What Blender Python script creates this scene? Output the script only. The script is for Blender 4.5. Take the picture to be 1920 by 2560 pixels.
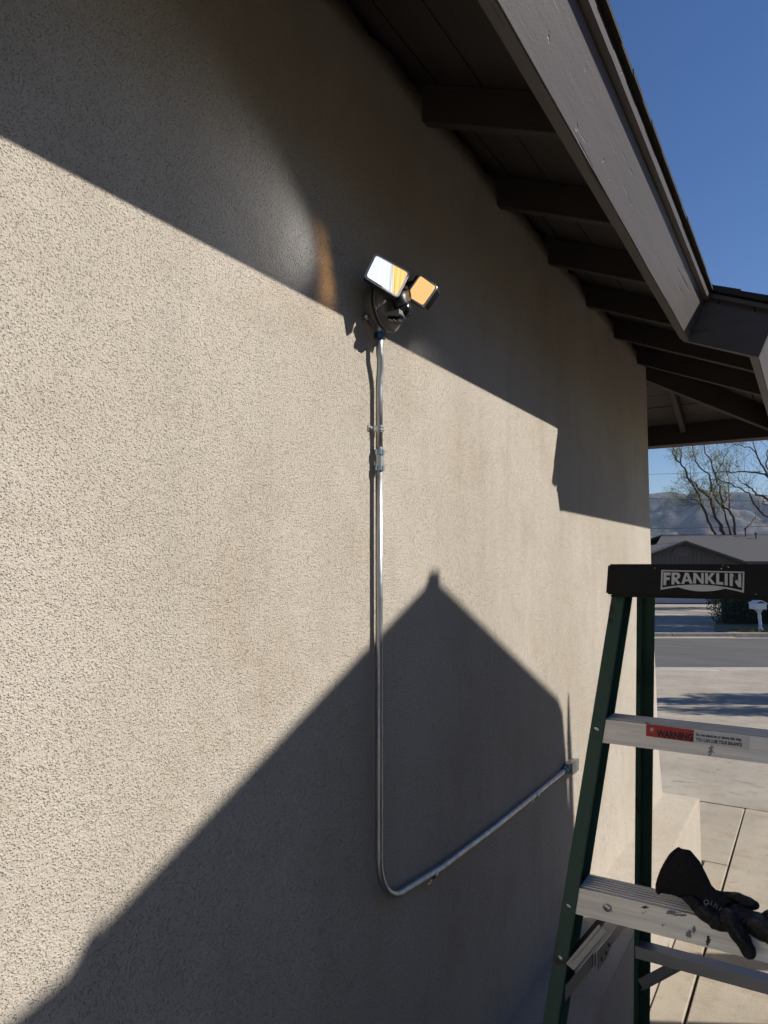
import bpy, bmesh, math, random
from mathutils import Vector, Matrix, noise
random.seed(7)
S = bpy.context.scene
COL = S.collection
for o in list(bpy.data.objects): bpy.data.objects.remove(o)
R = math.radians

# ------------------------------------------------------------------ camera, sky, sun, exposure
HZ = 1.90                       # eye height above the paving
FPX, VPX, HY = 1775.0, 2035.0, 1407.0
PITCH = math.atan((HY-1280)/FPX)
YAW = math.atan((VPX-960)*math.cos(PITCH)/FPX)
CAM = Vector((0.92, 0, 0))
FW = Vector((-math.sin(YAW)*math.cos(PITCH), math.cos(YAW)*math.cos(PITCH), math.sin(PITCH)))
RT = Vector((math.cos(YAW), math.sin(YAW), 0)); UP = RT.cross(FW)
cd = bpy.data.cameras.new('camera'); cam = bpy.data.objects.new('camera', cd); COL.objects.link(cam)
cam.location = CAM + Vector((0, 0, HZ)); cam.rotation_euler = (math.pi/2+PITCH, 0, YAW)
cd.sensor_fit = 'VERTICAL'; cd.sensor_height = 36; cd.lens = FPX/2560*36
cd.clip_start = 0.02; cd.clip_end = 12000
S.camera = cam

SUN = Vector((1, .53, .87)).normalized()
W = bpy.data.worlds.new('World'); S.world = W; W.use_nodes = True
nt = W.node_tree; bg = nt.nodes['Background']
sky = nt.nodes.new('ShaderNodeTexSky'); sky.sky_type = 'NISHITA'; sky.sun_disc = False
sky.sun_elevation = math.asin(SUN.z); sky.sun_rotation = math.atan2(SUN.x, SUN.y)
sky.altitude = 300; sky.air_density = 1.0; sky.dust_density = 0.1; sky.ozone_density = 2.5
hs = nt.nodes.new('ShaderNodeHueSaturation'); hs.inputs['Saturation'].default_value = 1.24; hs.inputs['Hue'].default_value = .511; nt.links.new(sky.outputs[0], hs.inputs['Color'])
nt.links.new(hs.outputs[0], bg.inputs[0]); bg.inputs[1].default_value = 0.069
sl = bpy.data.lights.new('sun', 'SUN'); sl.energy = 5.0; sl.angle = R(.53); sl.color = (1, .95, .87)
so = bpy.data.objects.new('sun', sl); COL.objects.link(so); so.rotation_euler = SUN.to_track_quat('Z', 'Y').to_euler()
so.location = (4, 2, 8)
S.view_settings.view_transform = 'Standard'; S.view_settings.look = 'None'
S.view_settings.exposure = 0.5; S.view_settings.gamma = 1; S.view_settings.use_curve_mapping = False
S.cycles.max_bounces = 6

# ------------------------------------------------------------------ helpers. Builders work in eye-level coordinates (z=0 is the camera height)
def at(x, y, ax, val):
    v = FW + RT*((x-960)/FPX) + UP*((1280-y)/FPX)
    return CAM + v*((val-CAM[ax])/v[ax])
def atd(x, y, D):
    return CAM + (FW + RT*((x-960)/FPX) + UP*((1280-y)/FPX))*D
OFF = Vector((0, 0, HZ))
def props(o, label=None, cat=None, group=None, kind=None):
    for k, v in (('label', label), ('category', cat), ('group', group), ('kind', kind)):
        if v: o[k] = v
    return o
def thing(name, loc, label, cat, group=None, kind=None):
    o = bpy.data.objects.new(name, None); COL.objects.link(o); o.location = Vector(loc)+OFF
    o.empty_display_size = .05
    return props(o, label, cat, group, kind)
def wloc(o):
    v = Vector((0, 0, 0))
    while o: v += o.location; o = o.parent
    return v
def obj(name, me, mat=None, parent=None, label=None, cat=None, group=None, kind=None, smooth=False):
    """me: mesh or bmesh with eye-level coordinates"""
    if isinstance(me, bmesh.types.BMesh):
        m = bpy.data.meshes.new(name); me.normal_update(); me.to_mesh(m); me.free(); me = m
    base = wloc(parent) if parent else Vector((0, 0, 0))
    if not parent:
        c = Vector((0, 0, 0))
        if len(me.vertices):
            for v in me.vertices: c += v.co
            c /= len(me.vertices)
        c.z = min(v.co.z for v in me.vertices) if len(me.vertices) else 0
        loc = c+OFF; me.transform(Matrix.Translation(-c))
    else:
        loc = Vector((0, 0, 0)); me.transform(Matrix.Translation(OFF-base))
        if len(me.vertices):
            c = sum((v.co for v in me.vertices), Vector())/len(me.vertices)
            me.transform(Matrix.Translation(-c)); loc = c
    if mat: me.materials.append(mat)
    if smooth:
        for p in me.polygons: p.use_smooth = True
    o = bpy.data.objects.new(name, me); COL.objects.link(o); o.parent = parent; o.location = loc
    return props(o, label, cat, group, kind)
def box(bm, a, b, bev=0):
    a, b = Vector(a), Vector(b)
    r = bmesh.ops.create_cube(bm, size=1)
    for v in r['verts']: v.co = Vector(((a.x+b.x)/2+v.co.x*(b.x-a.x), (a.y+b.y)/2+v.co.y*(b.y-a.y), (a.z+b.z)/2+v.co.z*(b.z-a.z)))
    if bev:
        es = list({e for v in r['verts'] for e in v.link_edges})
        bmesh.ops.bevel(bm, geom=es, offset=bev, segments=2, affect='EDGES', profile=.7)
    return bm
def nb(): return bmesh.new()
def prism(bm, pts, vec):
    """closed solid: polygon pts extruded by vec"""
    v = [bm.verts.new(p) for p in pts]; w = [bm.verts.new(Vector(p)+Vector(vec)) for p in pts]
    n = len(pts); bm.faces.new(v); bm.faces.new(w[::-1])
    for i in range(n): bm.faces.new((v[(i+1) % n], v[i], w[i], w[(i+1) % n]))
    bmesh.ops.recalc_face_normals(bm, faces=bm.faces)
    return bm
def tube(bm, pts, rad, seg=12, cap=True, squash=None):
    """swept tube along pts, rad number or list"""
    pts = [Vector(p) for p in pts]; n = len(pts)
    if not isinstance(rad, (list, tuple)): rad = [rad]*n
    rings = []; up = Vector((0, 0, 1))
    t = (pts[1]-pts[0]).normalized()
    a = t.cross(up) if abs(t.z) < .9 else t.cross(Vector((0, 1, 0)))
    a.normalize()
    for i in range(n):
        t = (pts[min(i+1, n-1)]-pts[max(i-1, 0)]).normalized()
        a = (a-t*a.dot(t)).normalized(); b = t.cross(a)
        ring = []
        for k in range(seg):
            an = 2*math.pi*k/seg
            ring.append(bm.verts.new(pts[i]+(a*math.cos(an)+b*math.sin(an))*rad[i]))
        rings.append(ring)
    for i in range(n-1):
        for k in range(seg):
            bm.faces.new((rings[i][k], rings[i][(k+1) % seg], rings[i+1][(k+1) % seg], rings[i+1][k]))
    if cap: bm.faces.new(rings[0][::-1]); bm.faces.new(rings[-1])
    return bm
def lathe(bm, base, axis, prof, seg=24):
    """prof: list of (distance along axis, radius)"""
    axis = Vector(axis).normalized(); a = axis.orthogonal().normalized(); b = axis.cross(a); rings = []
    for h, r in prof:
        rings.append([bm.verts.new(Vector(base)+axis*h+(a*math.cos(2*math.pi*k/seg)+b*math.sin(2*math.pi*k/seg))*max(r, 1e-5)) for k in range(seg)])
    for i in range(len(rings)-1):
        for k in range(seg): bm.faces.new((rings[i][k], rings[i][(k+1) % seg], rings[i+1][(k+1) % seg], rings[i+1][k]))
    bm.faces.new(rings[0][::-1]); bm.faces.new(rings[-1])
    bmesh.ops.recalc_face_normals(bm, faces=bm.faces)
    return bm
def slab(bm, corners, th):
    """corners: 4 points, thickness vector"""
    return prism(bm, corners, th)
def shade_auto(o, ang=35):
    me = o.data
    for p in me.polygons: p.use_smooth = True
    bm = bmesh.new(); bm.from_mesh(me)
    for e in bm.edges:
        if len(e.link_faces) == 2 and e.calc_face_angle(0) > R(ang): e.smooth = False
    bm.to_mesh(me); bm.free()
    return o

# ------------------------------------------------------------------ materials
class N:
    def __init__(s, name, base=(.5, .5, .5), rough=.7, metal=0, spec=.5):
        s.m = bpy.data.materials.new(name); s.m.use_nodes = True; s.t = s.m.node_tree
        s.b = s.t.nodes['Principled BSDF']; s.b.inputs['Base Color'].default_value = (*base, 1)
        s.b.inputs['Roughness'].default_value = rough; s.b.inputs['Metallic'].default_value = metal
        s.b.inputs['Specular IOR Level'].default_value = spec
        s.tc = s.t.nodes.new('ShaderNodeTexCoord'); s.h = None; s.co = None
        s.src = s.tc.outputs['Object']
    def world(s):
        g = s.t.nodes.new('ShaderNodeNewGeometry'); s.src = g.outputs['Position']; return s
    def map(s, scale=(1, 1, 1), rot=(0, 0, 0)):
        n = s.t.nodes.new('ShaderNodeMapping'); n.inputs['Scale'].default_value = scale; n.inputs['Rotation'].default_value = rot
        s.t.links.new(s.src, n.inputs[0]); return n.outputs[0]
    def noise(s, sc, det=4, rough=.5, vec=None, dist=0):
        n = s.t.nodes.new('ShaderNodeTexNoise'); n.inputs['Scale'].default_value = sc; n.inputs['Detail'].default_value = det
        n.inputs['Roughness'].default_value = rough; n.inputs['Distortion'].default_value = dist
        s.t.links.new(vec or s.src, n.inputs['Vector']); return n.outputs['Fac']
    def voro(s, sc, vec=None, feat='F1', out='Distance'):
        n = s.t.nodes.new('ShaderNodeTexVoronoi'); n.inputs['Scale'].default_value = sc; n.feature = feat
        s.t.links.new(vec or s.src, n.inputs['Vector']); return n.outputs[out]
    def ramp(s, fac, stops):
        n = s.t.nodes.new('ShaderNodeValToRGB'); e = n.color_ramp.elements
        while len(e) < len(stops): e.new(.5)
        for i, (p, c) in enumerate(stops):
            e[i].position = p; e[i].color = (*c, 1) if not isinstance(c, (int, float)) else (c, c, c, 1)
        s.t.links.new(fac, n.inputs[0]); return n.outputs[0]
    def mix(s, a, b, fac, mode='MIX'):
        n = s.t.nodes.new('ShaderNodeMix'); n.data_type = 'RGBA'; n.blend_type = mode
        for k, v in ((0, fac), (6, a), (7, b)):
            if isinstance(v, (int, float)): n.inputs[k].default_value = v
            elif isinstance(v, tuple): n.inputs[k].default_value = (*v, 1)
            else: s.t.links.new(v, n.inputs[k])
        return n.outputs[2]
    def math(s, op, a, b=0.0):
        n = s.t.nodes.new('ShaderNodeMath'); n.operation = op
        for k, v in ((0, a), (1, b)):
            if isinstance(v, (int, float)): n.inputs[k].default_value = v
            else: s.t.links.new(v, n.inputs[k])
        return n.outputs[0]
    def color(s, c): s.t.links.new(c, s.b.inputs['Base Color']); return s
    def rough(s, c): s.t.links.new(c, s.b.inputs['Roughness']); return s
    def bump(s, h, dist=.01, strength=1):
        n = s.t.nodes.new('ShaderNodeBump'); n.inputs['Distance'].default_value = dist; n.inputs['Strength'].default_value = strength
        if s.h: s.t.links.new(s.h, n.inputs['Normal'])
        s.t.links.new(h, n.inputs['Height']); s.t.links.new(n.outputs[0], s.b.inputs['Normal']); s.h = n.outputs[0]; return s

def stucco(name, base):
    n = N(name, base, .92, spec=.25).world()
    big = n.noise(1.1, 4, .6); streak = n.noise(1.0, 4, .6, n.map((6, 9, .9)))
    grime = n.noise(3.4, 6, .68)
    c = n.mix(base, tuple(x*.84 for x in (base[0]*1.0, base[1]*.98, base[2]*.93)), n.ramp(big, [(.38, 0), (.72, 1)]))
    c = n.mix(c, tuple(x*.80 for x in base), n.math('MULTIPLY', n.ramp(streak, [(.5, 0), (.78, 1)]), .7))
    c = n.mix(c, tuple(x*y for x, y in zip(base, (.78, .72, .64))), n.math('MULTIPLY', n.ramp(grime, [(.50, 0), (.72, 1)]), .62))
    f2 = n.noise(430, 2, .65); f3 = n.noise(85, 3, .6); f1 = n.noise(210, 2, .5)
    wob = n.t.nodes.new('ShaderNodeVectorMath'); wob.operation = 'ADD'; nv = n.t.nodes.new('ShaderNodeTexNoise'); nv.inputs['Scale'].default_value = 160
    sc_ = n.t.nodes.new('ShaderNodeVectorMath'); sc_.operation = 'SCALE'; sc_.inputs['Scale'].default_value = .0035
    n.t.links.new(n.src, nv.inputs['Vector']); n.t.links.new(nv.outputs['Color'], sc_.inputs[0]); n.t.links.new(sc_.outputs[0], wob.inputs[0]); n.t.links.new(n.src, wob.inputs[1])
    vd = n.voro(270, wob.outputs[0])                                # sunken dimples between floated grains
    size = n.math('MULTIPLY', n.ramp(f3, [(.36, .62), (.62, .18)]), 1.0)
    pit = n.math('MULTIPLY', n.math('SUBTRACT', vd, n.math('MULTIPLY', size, .42)), 5.0)
    pc = n.t.nodes.new('ShaderNodeClamp'); n.t.links.new(pit, pc.inputs[0]); pit = pc.outputs[0]
    c = n.mix(c, tuple(x*y for x, y in zip(base, (.48, .42, .36))), n.math('MULTIPLY', n.math('SUBTRACT', 1.0, pit), .30))
    n.color(c)
    h = n.math('ADD', n.math('MULTIPLY', pit, .75), n.math('MULTIPLY', f2, .75))
    h = n.math('ADD', h, n.math('MULTIPLY', f1, .8))
    n.bump(h, .0028, 1.0)
    lump = n.noise(14, 3, .5); n.bump(lump, .005, .45)
    return n.m
STUCCO = stucco('stucco', (.485, .434, .370))
def paintwood(name, base, ax=1, rough=.55):
    n = N(name, base, rough, spec=.4).world()
    st = [22, 22, 22]; st[ax] = 1.6
    grain = n.noise(1, 5, .6, n.map(tuple(st)))
    cr = [60, 60, 60]; cr[ax] = 2.2
    crack = n.ramp(n.noise(1, 3, .5, n.map(tuple(cr))), [(.30, 0), (.34, 1)])
    spot = n.ramp(n.noise(26, 2, .5), [(.25, 0), (.29, 1)])
    c = n.mix(base, tuple(x*.86 for x in base), n.ramp(grain, [(.35, 0), (.7, 1)]))
    c = n.mix(tuple(x*.4 for x in base), c, crack); n.color(c)
    n.bump(n.noise(180, 3, .6), .0012, .5); n.bump(grain, .0018, .7); n.bump(crack, .003, .6); n.bump(spot, .003, .5)
    return n.m
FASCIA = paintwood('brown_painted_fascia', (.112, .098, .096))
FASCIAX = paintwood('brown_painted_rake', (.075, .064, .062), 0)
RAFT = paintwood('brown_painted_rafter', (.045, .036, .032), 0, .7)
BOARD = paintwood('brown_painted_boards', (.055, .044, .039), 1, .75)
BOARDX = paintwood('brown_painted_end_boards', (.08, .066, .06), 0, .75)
sh = N('asphalt_shingle', (.035, .033, .03), .95, spec=.2).world()
sh.color(sh.mix((.02, .019, .017), (.075, .068, .055), sh.ramp(sh.noise(420, 2, .6), [(.4, 0), (.65, 1)]))); sh.bump(sh.noise(420, 2, .6), .003, 1); SHING = sh.m
def conc(name, base, fine=240):
    n = N(name, base, .9, spec=.25).world()
    c = n.mix(base, tuple(x*.72 for x in base), n.ramp(n.noise(1.3, 6, .65), [(.33, 0), (.68, 1)]))
    c = n.mix(c, tuple(x*y for x, y in zip(base, (.62, .52, .40))), n.math('MULTIPLY', n.ramp(n.noise(5, 7, .72), [(.50, 0), (.72, 1)]), .75))
    c = n.mix(c, tuple(x*.42 for x in base), n.math('MULTIPLY', n.ramp(n.noise(17, 3, .55), [(.68, 0), (.76, 1)]), .55))
    ck = n.voro(.9, n.map((1, 1, 1), (0, 0, .4)), 'DISTANCE_TO_EDGE')
    c = n.mix(c, tuple(x*.3 for x in base), n.math('MULTIPLY', n.ramp(n.math('ADD', ck, n.math('MULTIPLY', n.noise(3.5, 6, .75), .22)), [(.098, 1), (.103, 0)]), .4))
    f = n.noise(fine, 3, .7)
    c = n.mix(c, tuple(x*.40 for x in base), n.math('MULTIPLY', n.ramp(f, [(.30, 1), (.46, 0)]), .8)); n.color(c)
    n.bump(f, .003, .9); return n.m
CONC = conc('concrete_paving', (.40, .35, .275))
CONC2 = conc('driveway_concrete', (.36, .32, .262), 120)
CURB = conc('curb_concrete', (.40, .36, .32), 90)
a = N('asphalt', (.10, .098, .1), .9).world()
c = a.mix((.085, .081, .077), (.06, .057, .055), a.ramp(a.noise(1, 4, .6, a.map((.5, 3, 1), (0, 0, R(-30)))), [(.35, 0), (.65, 1)]))
a.color(a.mix(c, (.06, .058, .055), a.ramp(a.noise(60, 3, .7), [(.52, 0), (.72, .6)]))); a.bump(a.noise(90, 3, .7), .006, 1); ASPH = a.m
e = N('galvanised_conduit', (.5, .5, .5), .45, 1).world(); e.color(e.mix((.56, .565, .57), (.36, .365, .375), e.ramp(e.noise(30, 4, .6, e.map((1, 1, .15))), [(.35, 0), (.7, 1)])))
e.rough(e.ramp(e.noise(50, 3, .5), [(.3, .38), (.7, .55)])); EMT = e.m
NUTD = N('dark_steel_fitting', (.06, .09, .11), .3, .8).m
BLUEZ = N('blue_zinc_fitting', (.07, .27, .36), .3, .45).m
ZINC = N('zinc_strap', (.5, .49, .47), .4, 1).m
gb = N('cast_grey_box', (.17, .165, .155), .55, .35).world(); gb.bump(gb.noise(300, 2, .6), .001, .6); BOXM = gb.m
ob = N('outlet_box_aluminium', (.42, .41, .4), .42, .85).world(); ob.bump(ob.noise(180, 3, .6), .001, .8); OBOX = ob.m
bp = N('black_plastic', (.012, .012, .013), .42, spec=.5).world(); bp.bump(bp.noise(500, 2, .5), .0005, .5); BLK = bp.m
BLKG = N('black_gloss_plastic', (.008, .008, .009), .2).m
bez = N('grey_lens_bezel', (.55, .56, .60), .3, spec=.7).m  # grey lifted to stand in for lens light spilling onto the bezel
RUBBER = N('dark_gasket', (.03, .018, .014), .6).m
gr = N('green_fibreglass', (.013, .055, .034), .42, spec=.45).world()
c = gr.mix((.014, .060, .037), (.028, .062, .043), gr.ramp(gr.noise(9, 5, .7), [(.4, 0), (.75, 1)]))
c = gr.mix(c, (.022, .018, .013), gr.ramp(gr.noise(16, 3, .55), [(.66, 0), (.70, 1)]))
c = gr.mix(c, (.12, .15, .13), gr.math('MULTIPLY', gr.ramp(gr.noise(1, 2, .7, gr.map((200, 200, 60))), [(.74, 0), (.78, 1)]), .8))
gr.color(c); gr.bump(gr.noise(1, 3, .6, gr.map((300, 300, 30))), .0008, .7); GREEN = gr.m
ca = N('ladder_cap_plastic', (.006, .006, .006), .45, spec=.2).world(); ca.color(ca.mix((.005, .005, .0055), (.013, .012, .011), ca.ramp(ca.noise(30, 5, .7), [(.5, 0), (.75, 1)]))); ca.bump(ca.noise(260, 3, .6), .0008, .6); CAPM = ca.m
al = N('aluminium_tread', (.72, .70, .66), .38, 1).world()
c = al.mix((.86, .80, .69), (.64, .60, .52), al.ramp(al.noise(1, 5, .65, al.map((5, 90, 90))), [(.38, 0), (.68, 1)]))
dirt = al.ramp(al.noise(34, 4, .6), [(.69, 0), (.715, 1)])
c = al.mix(c, (.11, .095, .085), al.math('MULTIPLY', dirt, .85)); al.color(c)
al.t.links.new(al.math('MULTIPLY', al.math('SUBTRACT', 1.0, dirt), .35), al.b.inputs['Metallic'])
al.rough(al.ramp(al.noise(1, 3, .5, al.map((4, 60, 60))), [(.3, .34), (.7, .5)])); al.bump(al.noise(1, 3, .6, al.map((8, 260, 260))), .0006, .8); ALU = al.m
STEEL = N('galvanised_steel_brace', (.42, .42, .42), .45, .9).m
RIV = N('rivet_steel', (.62, .6, .57), .35, 1).m
LABW = N('label_white', (.62, .60, .56), .5).m
LABR = N('label_red', (.42, .03, .02), .5).m
INK = N('label_ink', (.012, .012, .012), .6).m
SILV = N('label_silver', (.50, .50, .49), .45, .3).m
def fabric(name, col, rib):
    n = N(name, col, .85, spec=.25)
    w = n.t.nodes.new('ShaderNodeTexWave'); w.inputs['Scale'].default_value = rib; w.inputs['Distortion'].default_value = 1.5; w.bands_direction = 'X'
    n.t.links.new(n.map((1, 1, 1), (0, R(38), 0)), w.inputs['Vector'])
    n.color(n.mix(col, tuple(x*1.7 for x in col), w.outputs['Fac'])); n.bump(w.outputs['Fac'], .002, .9); n.bump(n.noise(140, 3, .6), .002, .6); return n.m
KNIT = fabric('grey_knit', (.024, .021, .019), 105)
hemn = N('maroon_hem', (.045, .012, .010), .85); hemn.bump(hemn.noise(400), .001, 1); HEM = hemn.m
gl = N('black_nitrile_coating', (.013, .0125, .012), .42, spec=.5); gl.color(gl.mix((.010, .010, .010), (.04, .036, .032), gl.ramp(gl.noise(30, 5, .7), [(.5, 0), (.75, 1)]))); gl.bump(gl.noise(300, 4, .6), .002, .8); gl.bump(gl.noise(45, 4, .6, dist=1.5), .012, .8); NITR = gl.m
PRINT = N('grey_print', (.35, .35, .33), .7).m
def emis(name, fn):
    m = bpy.data.materials.new(name); m.use_nodes = True; t = m.node_tree; t.nodes.clear()
    out = t.nodes.new('ShaderNodeOutputMaterial'); em = t.nodes.new('ShaderNodeEmission'); t.links.new(em.outputs[0], out.inputs[0]); fn(t, em); return m

# ------------------------------------------------------------------ ground, street
ER = Vector((math.cos(YAW), math.sin(YAW), 0)); EN = Vector((-ER.y, ER.x, 0))   # along the street, across the street
P0 = Vector((CAM.x, 0, 0))
def st(u, v, z): return P0 + ER*u + EN*v + Vector((0, 0, z))
G, SZ = -1.90, -2.42
def sheet(name, quads, mat, **k):
    bm = nb()
    for q in quads:
        vs = [bm.verts.new(p) for p in q]; bm.faces.new(vs)
    bmesh.ops.remove_doubles(bm, verts=bm.verts, dist=1e-4); bmesh.ops.recalc_face_normals(bm, faces=bm.faces)
    for f in bm.faces:
        if f.normal.z < 0: f.normal_flip()
    return obj(name, bm, mat, **k)
dirtm = N('dry_ground', (.16, .13, .085), .95).world(); dirtm.color(dirtm.mix((.17, .14, .09), (.09, .10, .045), dirtm.noise(.4, 5, .6))); DIRT = dirtm.m
sheet('ground', [[(-7000, -7000, SZ-.06), (7000, -7000, SZ-.06), (7000, 7000, SZ-.06), (-7000, 7000, SZ-.06)]], DIRT, kind='structure')
# near paving base under the slabs
sheet('side_yard_base', [[(-1, -9, G-.05), (9, -9, G-.05), (9, 6.30, G-.05), (-1, 6.30, G-.05)]], DIRT, kind='structure')
wk = thing('walkway', (.8, 3, G), 'concrete side yard walkway of jointed slabs beside the stucco ledge', 'walkway', kind='structure')
del wk['category']; del wk['label']
def cslab(x0, x1, y0, y1, x1b=None, dz=0):
    bm = nb(); g = .0035
    pts = [(x0+g, y0+g, G+dz), (x1-g, y0+g, G+dz), ((x1b or x1)-g, y1-g, G+dz), (x0+g, y1-g, G+dz)]
    prism(bm, pts, (0, 0, -.045))
    bmesh.ops.bevel(bm, geom=[e for e in bm.edges if all(v.co.z > G+dz-.01 for v in e.verts)], offset=.005, segments=1, affect='EDGES')
    return obj('concrete_slab', bm, CONC, wk)
for y0, y1 in ((-8, -4.5), (-4.5, -1.2), (-1.2, 2.0), (2.0, 5.07)): cslab(.246, .384, y0, y1, .388)
for i, (y0, y1) in enumerate(((-8, -4), (-4, -.4), (-.4, 2.9), (2.9, 6.29))):
    cslab(.388 if y0 < 2.9 else .392, 1.55, y0, y1, dz=.002*(i % 2)); cslab(1.55, 3.2, y0, y1)
    cslab(3.2, 5.4, y0, y1)
for y0, y1 in ((5.07, 6.29),): cslab(-1.6, .388, y0, y1, .392)
# driveway: level, then falling to the gutter
dy0 = 6.30
NEARZ = -1.90
def dline(v, z): return [st(-40, v, z), st(30, v, z)]
A = [Vector((-14, dy0, G)), Vector((14, dy0, G))]
L1 = [st(-22, 7.6, G), st(22, 7.6, G)]
sheet('driveway', [[Vector((st(-1.9, 8.6, G).x, dy0, G)), Vector((14, dy0, G)), st(12, 8.6, G), st(-1.9, 8.6, G)], [st(-1.9, 8.6, G), st(12, 8.6, G), st(14, 15.25, SZ+.13), st(-4, 15.25, SZ+.13)]], CONC2, kind='structure')
bm = nb()
for v0, v1, z0, z1 in ((15.26, 15.95, SZ+.13, SZ+.11), (15.955, 16.3, SZ+.02, SZ+.01)):
    for k in range(-14, 10):
        prism(bm, [st(k*2.4+.006, v0, z0), st(k*2.4+2.394, v0, z0), st(k*2.4+2.394, v1, z1), st(k*2.4+.006, v1, z1)], (0, 0, -.12))
obj('near_curb_and_gutter', bm, CURB, kind='structure')
sheet('street', [[st(-120, 16.3, SZ-.0), st(120, 16.3, SZ-.0), st(120, 23.0, SZ-.0), st(-120, 23.0, SZ-.0)]], ASPH, kind='structure')

# ------------------------------------------------------------------ house: stucco wall, ledge, eaves
house = thing('stucco_house', (0, 2, G), 'beige stucco house wall under dark brown eaves with open rafters', 'house')
CY = 4.957
def wx(z, y):                                # the foot of the wall flares near the corner
    t = max(0, -(z+.15)); k = max(0, min(1, (y-3.6)/1.2)); f = .016*t+.055*max(0, t-1.05)**1.4*1.2
    return f*(.25+.75*k)
def wall_bm():
    bm = nb(); rr = .028
    path = []
    y = -6.0
    while y < CY-rr: path.append((0, y, 1)); y += .035 if y > .5 else .25
    for k in range(7):
        a_ = k/6*math.pi/2; path.append((-rr+rr*math.cos(a_), CY-rr+rr*math.sin(a_), math.cos(a_)))
    for x in (-.3, -1, -3, -6): path.append((x, CY, 0))
    zs = [-1.93, -1.85, -1.78, -1.7, -1.6, -1.5, -1.4, -1.25, -1.1, -.9, -.6, -.3, 0, .3, .6, .9, 1.15, 1.28]
    cols = []
    for i, (x, y, w) in enumerate(path):
        top = 1.352+.024*noise.noise(Vector((y*8, 0, 3)))+.016*noise.noise(Vector((y*27, 5, 1)))
        c = [bm.verts.new((x+wx(z, y)*w, y+wx(z, y)*(1-w), z)) for z in zs]
        c.append(bm.verts.new((x+.001*w, y, top))); c.append(bm.verts.new((x-.03*w, y-.03*(1-w), top+.006)))
        c.append(bm.verts.new((x-.06*w, y-.06*(1-w), top-.05)))
        cols.append(c)
    for i in range(len(cols)-1):
        for j in range(len(cols[0])-1): bm.faces.new((cols[i][j], cols[i+1][j], cols[i+1][j+1], cols[i][j+1]))
    return bm
obj('wall', wall_bm(), STUCCO, house, smooth=True)
bm = nb(); box(bm, (-.3, -6, -1.95), (.243, 5.0, -1.49), .012)
obj('ledge', bm, STUCCO, house, label='low stucco ledge along the foot of the wall', smooth=False)
# roof geometry
SL = .42
def zs_(X): return 1.385-SL*X               # underside of the sheathing
XN, ZN, YJ, XW = .478, .988, 3.37, .75
ZW = ZN-SL*(XW-XN)
tn = Vector((.39, 0, .92)).normalized(); tt = Vector((-.92, 0, .39)).normalized()   # fascia height and thickness directions
# frieze blocking behind the stucco top
bm = nb(); box(bm, (-.10, -6, 1.20), (-.05, CY-.05, 1.50)); obj('blocking', bm, BOARD, house)
# rafters
RY = [1.753-.577*k for k in range(9, 0, -1)]+[1.753, 2.321, 2.893, 3.478, 4.054, 4.663]
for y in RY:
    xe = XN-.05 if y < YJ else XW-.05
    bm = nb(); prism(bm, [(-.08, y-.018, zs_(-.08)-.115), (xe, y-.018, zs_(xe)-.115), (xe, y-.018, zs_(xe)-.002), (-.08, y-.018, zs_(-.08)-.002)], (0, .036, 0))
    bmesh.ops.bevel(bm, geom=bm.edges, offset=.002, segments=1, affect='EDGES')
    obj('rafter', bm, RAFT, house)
# hip rafter and jack rafter past the corner
bm = nb(); d = .019*math.sqrt(2)/2
hp = [(-.1, zs_(-.1)-.165), (.70, zs_(.70)-.165), (.70, zs_(.70)-.006), (-.1, zs_(-.1)-.006)]
prism(bm, [(X+d, CY+X-d, z) for X, z in hp], (-2*d, 2*d, 0)); obj('hip_rafter', bm, RAFT, house)
YF = CY+XW
def zy(Y): return zs_(Y-CY)
for xj in (.118, -.48, -1.08):
    y0 = CY+max(xj, 0)-.01
    bm = nb(); prism(bm, [(xj-.018, y0, zy(y0)-.115), (xj-.018, YF-.045, zy(YF-.045)-.115), (xj-.018, YF-.045, zy(YF-.045)-.002), (xj-.018, y0, zy(y0)-.002)], (.036, 0, 0))
    obj('rafter', bm, RAFT, house)
# sheathing boards, main side (run along Y)
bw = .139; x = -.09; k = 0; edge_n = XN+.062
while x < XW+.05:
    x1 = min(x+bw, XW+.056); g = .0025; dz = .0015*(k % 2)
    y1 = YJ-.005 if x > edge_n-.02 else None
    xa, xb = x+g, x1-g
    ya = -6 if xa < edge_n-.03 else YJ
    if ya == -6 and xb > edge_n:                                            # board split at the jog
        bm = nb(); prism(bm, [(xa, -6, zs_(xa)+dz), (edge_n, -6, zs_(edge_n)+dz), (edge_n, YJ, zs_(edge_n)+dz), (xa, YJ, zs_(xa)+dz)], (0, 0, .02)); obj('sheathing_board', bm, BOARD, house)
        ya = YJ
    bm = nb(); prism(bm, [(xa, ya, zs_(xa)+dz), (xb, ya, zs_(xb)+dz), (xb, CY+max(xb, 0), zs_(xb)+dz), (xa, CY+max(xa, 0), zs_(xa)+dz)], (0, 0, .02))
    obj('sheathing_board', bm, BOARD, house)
    x += bw; k += 1
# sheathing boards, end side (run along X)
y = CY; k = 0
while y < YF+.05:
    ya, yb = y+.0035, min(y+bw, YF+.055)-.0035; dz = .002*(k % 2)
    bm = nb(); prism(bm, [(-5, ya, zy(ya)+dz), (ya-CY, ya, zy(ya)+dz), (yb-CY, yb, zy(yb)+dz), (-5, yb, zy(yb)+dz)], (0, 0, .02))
    obj('sheathing_board', bm, BOARDX, house); y += bw; k += 1
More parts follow.
